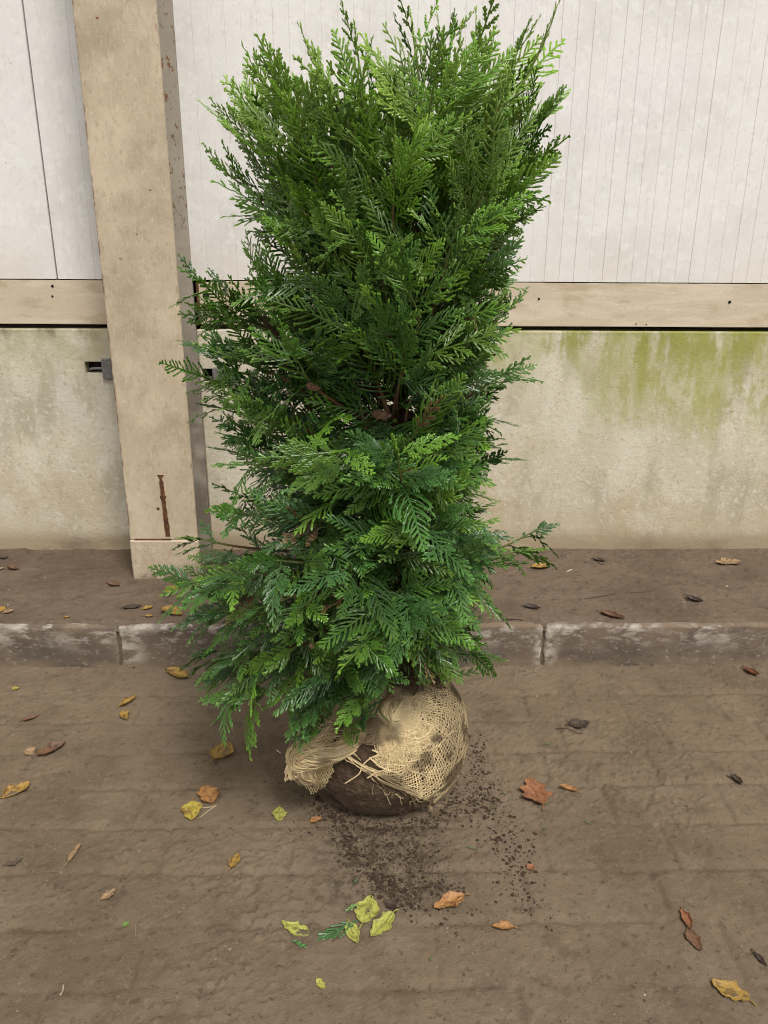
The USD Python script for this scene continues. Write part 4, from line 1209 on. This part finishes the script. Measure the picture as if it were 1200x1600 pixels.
# twigs
def twig(label, runs, colr, r=0.0011, plane=0.006, name="twig"):
    parts = []
    zz = plane
    for run in runs:
        pts = np.array([on_z(x, y, zz) for x, y in run])
        for q in pts:
            q[2] = ground_z(q[0], q[1]) + r * 0.8
        p = spline(pts, 14)
        parts.append(tube(p, np.linspace(r, r * 0.6, 14), 6))
    t = xform(name, label=label, cat="twig")
    for p in parts:
        obj("stem", p, BARK, t, smooth=True, pigment=np.repeat([colr], len(p[0]), 0))


twig("pale forked leaf stalk lying under the small yellow leaf at left", [[(284, 1263), (305, 1263), (325, 1263), (338, 1260)], [(338, 1260), (326, 1268), (312, 1278)]], (0.40, 0.31, 0.20))
LZ = KERB_TOP + 0.006
twig("dark broken twig on the kerb's top right of the tree", [[(786, 967), (802, 966), (817, 967)]], (0.05, 0.033, 0.022), 0.002, LZ)
twig("long thin brown stem on the raised pavement at right", [[(905, 936), (960, 929), (1004, 925), (1040, 921)]], (0.085, 0.055, 0.038), 0.0010, LZ)
twig("short dark twig by the wall foot right of the tree", [[(926, 872), (940, 884), (950, 877)]], (0.045, 0.03, 0.02), 0.0012, LZ)
twig("thin dark twig on the right-hand paving near the mud-covered leaf", [[(868, 1138), (885, 1141), (903, 1148), (912, 1146)]], (0.06, 0.04, 0.028), 0.0009)
twig("dark curved twig near the right edge, above the touching pair of brown leaves", [[(1135, 1216), (1150, 1222), (1158, 1230)]], (0.05, 0.034, 0.024), 0.0014)
twig("pale wood chip at the lower left corner", [[(95, 1556), (98, 1546), (99, 1539)]], (0.36, 0.29, 0.20), 0.0015)
twig("grey wood splinter next to the tiny green scrap at lower left", [[(212, 1447), (212, 1465)]], (0.17, 0.13, 0.09), 0.0020)
twig("white splinter on the raised pavement just right of the crumpled yellow leaf", [[(886, 894), (894, 890)]], (0.62, 0.58, 0.50), 0.0012, LZ)
twig("white scrap of fibre on mud left of the burlap knot", [[(432, 1174), (439, 1178)]], (0.62, 0.58, 0.50), 0.0010)


# ------------------------------------------------------------------ crumbs, clods and grit
def lumps(pos, size, rg, flat=0.6):
    base = trimesh.Trimesh([[1, 0, 0], [-1, 0, 0], [0, 1, 0], [0, -1, 0], [0, 0, 1], [0, 0, -1]], [[0, 2, 4], [2, 1, 4], [1, 3, 4], [3, 0, 4], [2, 0, 5], [1, 2, 5], [3, 1, 5], [0, 3, 5]], process=False)
    parts = []
    for p, s in zip(pos, size):
        R = trimesh.transformations.random_rotation_matrix(rg.random(3))[:3, :3]
        v = (base.vertices * rg.uniform(0.65, 1.3, (6, 1))) @ R.T * np.array([1, 1, flat]) * s
        parts.append((v + p, base.faces))
    return parts


rc = np.random.default_rng(21)
SPILL = [((535, 1292), (546, 1335), 9, 130), ((545, 1315), (600, 1385), 14, 260), ((590, 1370), (650, 1415), 10, 190), ((560, 1300), (690, 1335), 22, 190), ((600, 1340), (680, 1360), 12, 110),
         ((650, 1385), (720, 1395), 9, 90), ((738, 1160), (755, 1245), 10, 190), ((700, 1262), (775, 1250), 14, 160), ((735, 1230), (800, 1330), 20, 160), ((790, 1300), (815, 1400), 18, 150),
         ((480, 1262), (600, 1296), 8, 170), ((600, 1292), (690, 1285), 7, 120), ((640, 1400), (740, 1450), 22, 50), ((450, 1300), (520, 1280), 18, 40), ((810, 1380), (850, 1440), 16, 25)]
pos, size = [], []
for a, b, sg, n in SPILL:
    n = int(n * 2.7)
    t = rc.random(n)
    q = np.outer(1 - t, a) + np.outer(t, b) + rc.normal(0, sg, (n, 2))
    for x, y in q:
        p = on_z(x, y, 0.004)
        s = float(np.clip(rc.lognormal(-6.92, 0.68), 0.0004, 0.0046))
        p[2] = ground_z(p[0], p[1]) + s * 0.15
        pos.append(p); size.append(s)
# denser soil against the foot of the ball
for k in range(1500):
    a = rc.uniform(0, 2 * np.pi)
    rr_ = 1.0 + abs(rc.normal(0, 0.07))
    p = np.array([BC[0] + math.cos(a) * BR[0] * 0.86 * rr_, BC[1] + math.sin(a) * BR[1] * 0.86 * rr_, 0])
    s = float(np.clip(rc.lognormal(-6.8, 0.6), 0.0005, 0.005))
    p[2] = ground_z(p[0], p[1]) + s * 0.15
    pos.append(p); size.append(s)
v, f = join(lumps(pos, size, rc))
obj("spilled_soil", (v, f), CRUMB, None, label="dark soil crumbs spilled in front and to the right of the root ball", cat="soil", kind="stuff")
pos, size, colr = [], [], []
GX = rc.uniform(-30, 1230, 9000); GY = rc.uniform(1050, 1600, 9000)
keep_ = rc.random(9000) < smoothstep(0.40, 0.62, fbm(np.stack([GX / 130, GY / 90, 0 * GX], -1), 3, 44)) * 0.8 + 0.08
for x, y in zip(GX[keep_], GY[keep_]):
    p = on_z(x, y, 0.004); s = float(np.clip(rc.lognormal(-6.95, 0.5), 0.0005, 0.0042))
    p[2] = ground_z(p[0], p[1]) + s * 0.1
    pos.append(p); size.append(s)
    t = rc.random()
    c = np.array([0.17, 0.125, 0.082]) * rc.uniform(0.35, 1.25) if t < 0.93 else (np.array([0.42, 0.36, 0.27]) * rc.uniform(0.6, 1.2) if t < 0.96 else np.array([0.20, 0.16, 0.12]) * rc.uniform(0.7, 1.3))
    if t >= 0.93: size[-1] *= 0.75
    colr.append(c)
for k in range(420):
    p = on_z(rc.uniform(-20, 1220), rc.uniform(868, 978), KERB_TOP + 0.005); s = float(np.clip(rc.lognormal(-6.5, 0.5), 0.0007, 0.005))
    p[2] = ground_z(p[0], p[1]) + s * 0.1
    pos.append(p); size.append(s); colr.append(np.array([0.115, 0.082, 0.055]) * rc.uniform(0.5, 1.4) if rc.random() < 0.88 else np.array([0.34, 0.29, 0.22]))
v, f = join(lumps(pos, size, rc))
obj("grit", (v, f), STONE, None, pigment=np.repeat(np.array(colr), 6, 0), label="loose grit and mud clods strewn over the paving and pavement", cat="grit", kind="stuff")
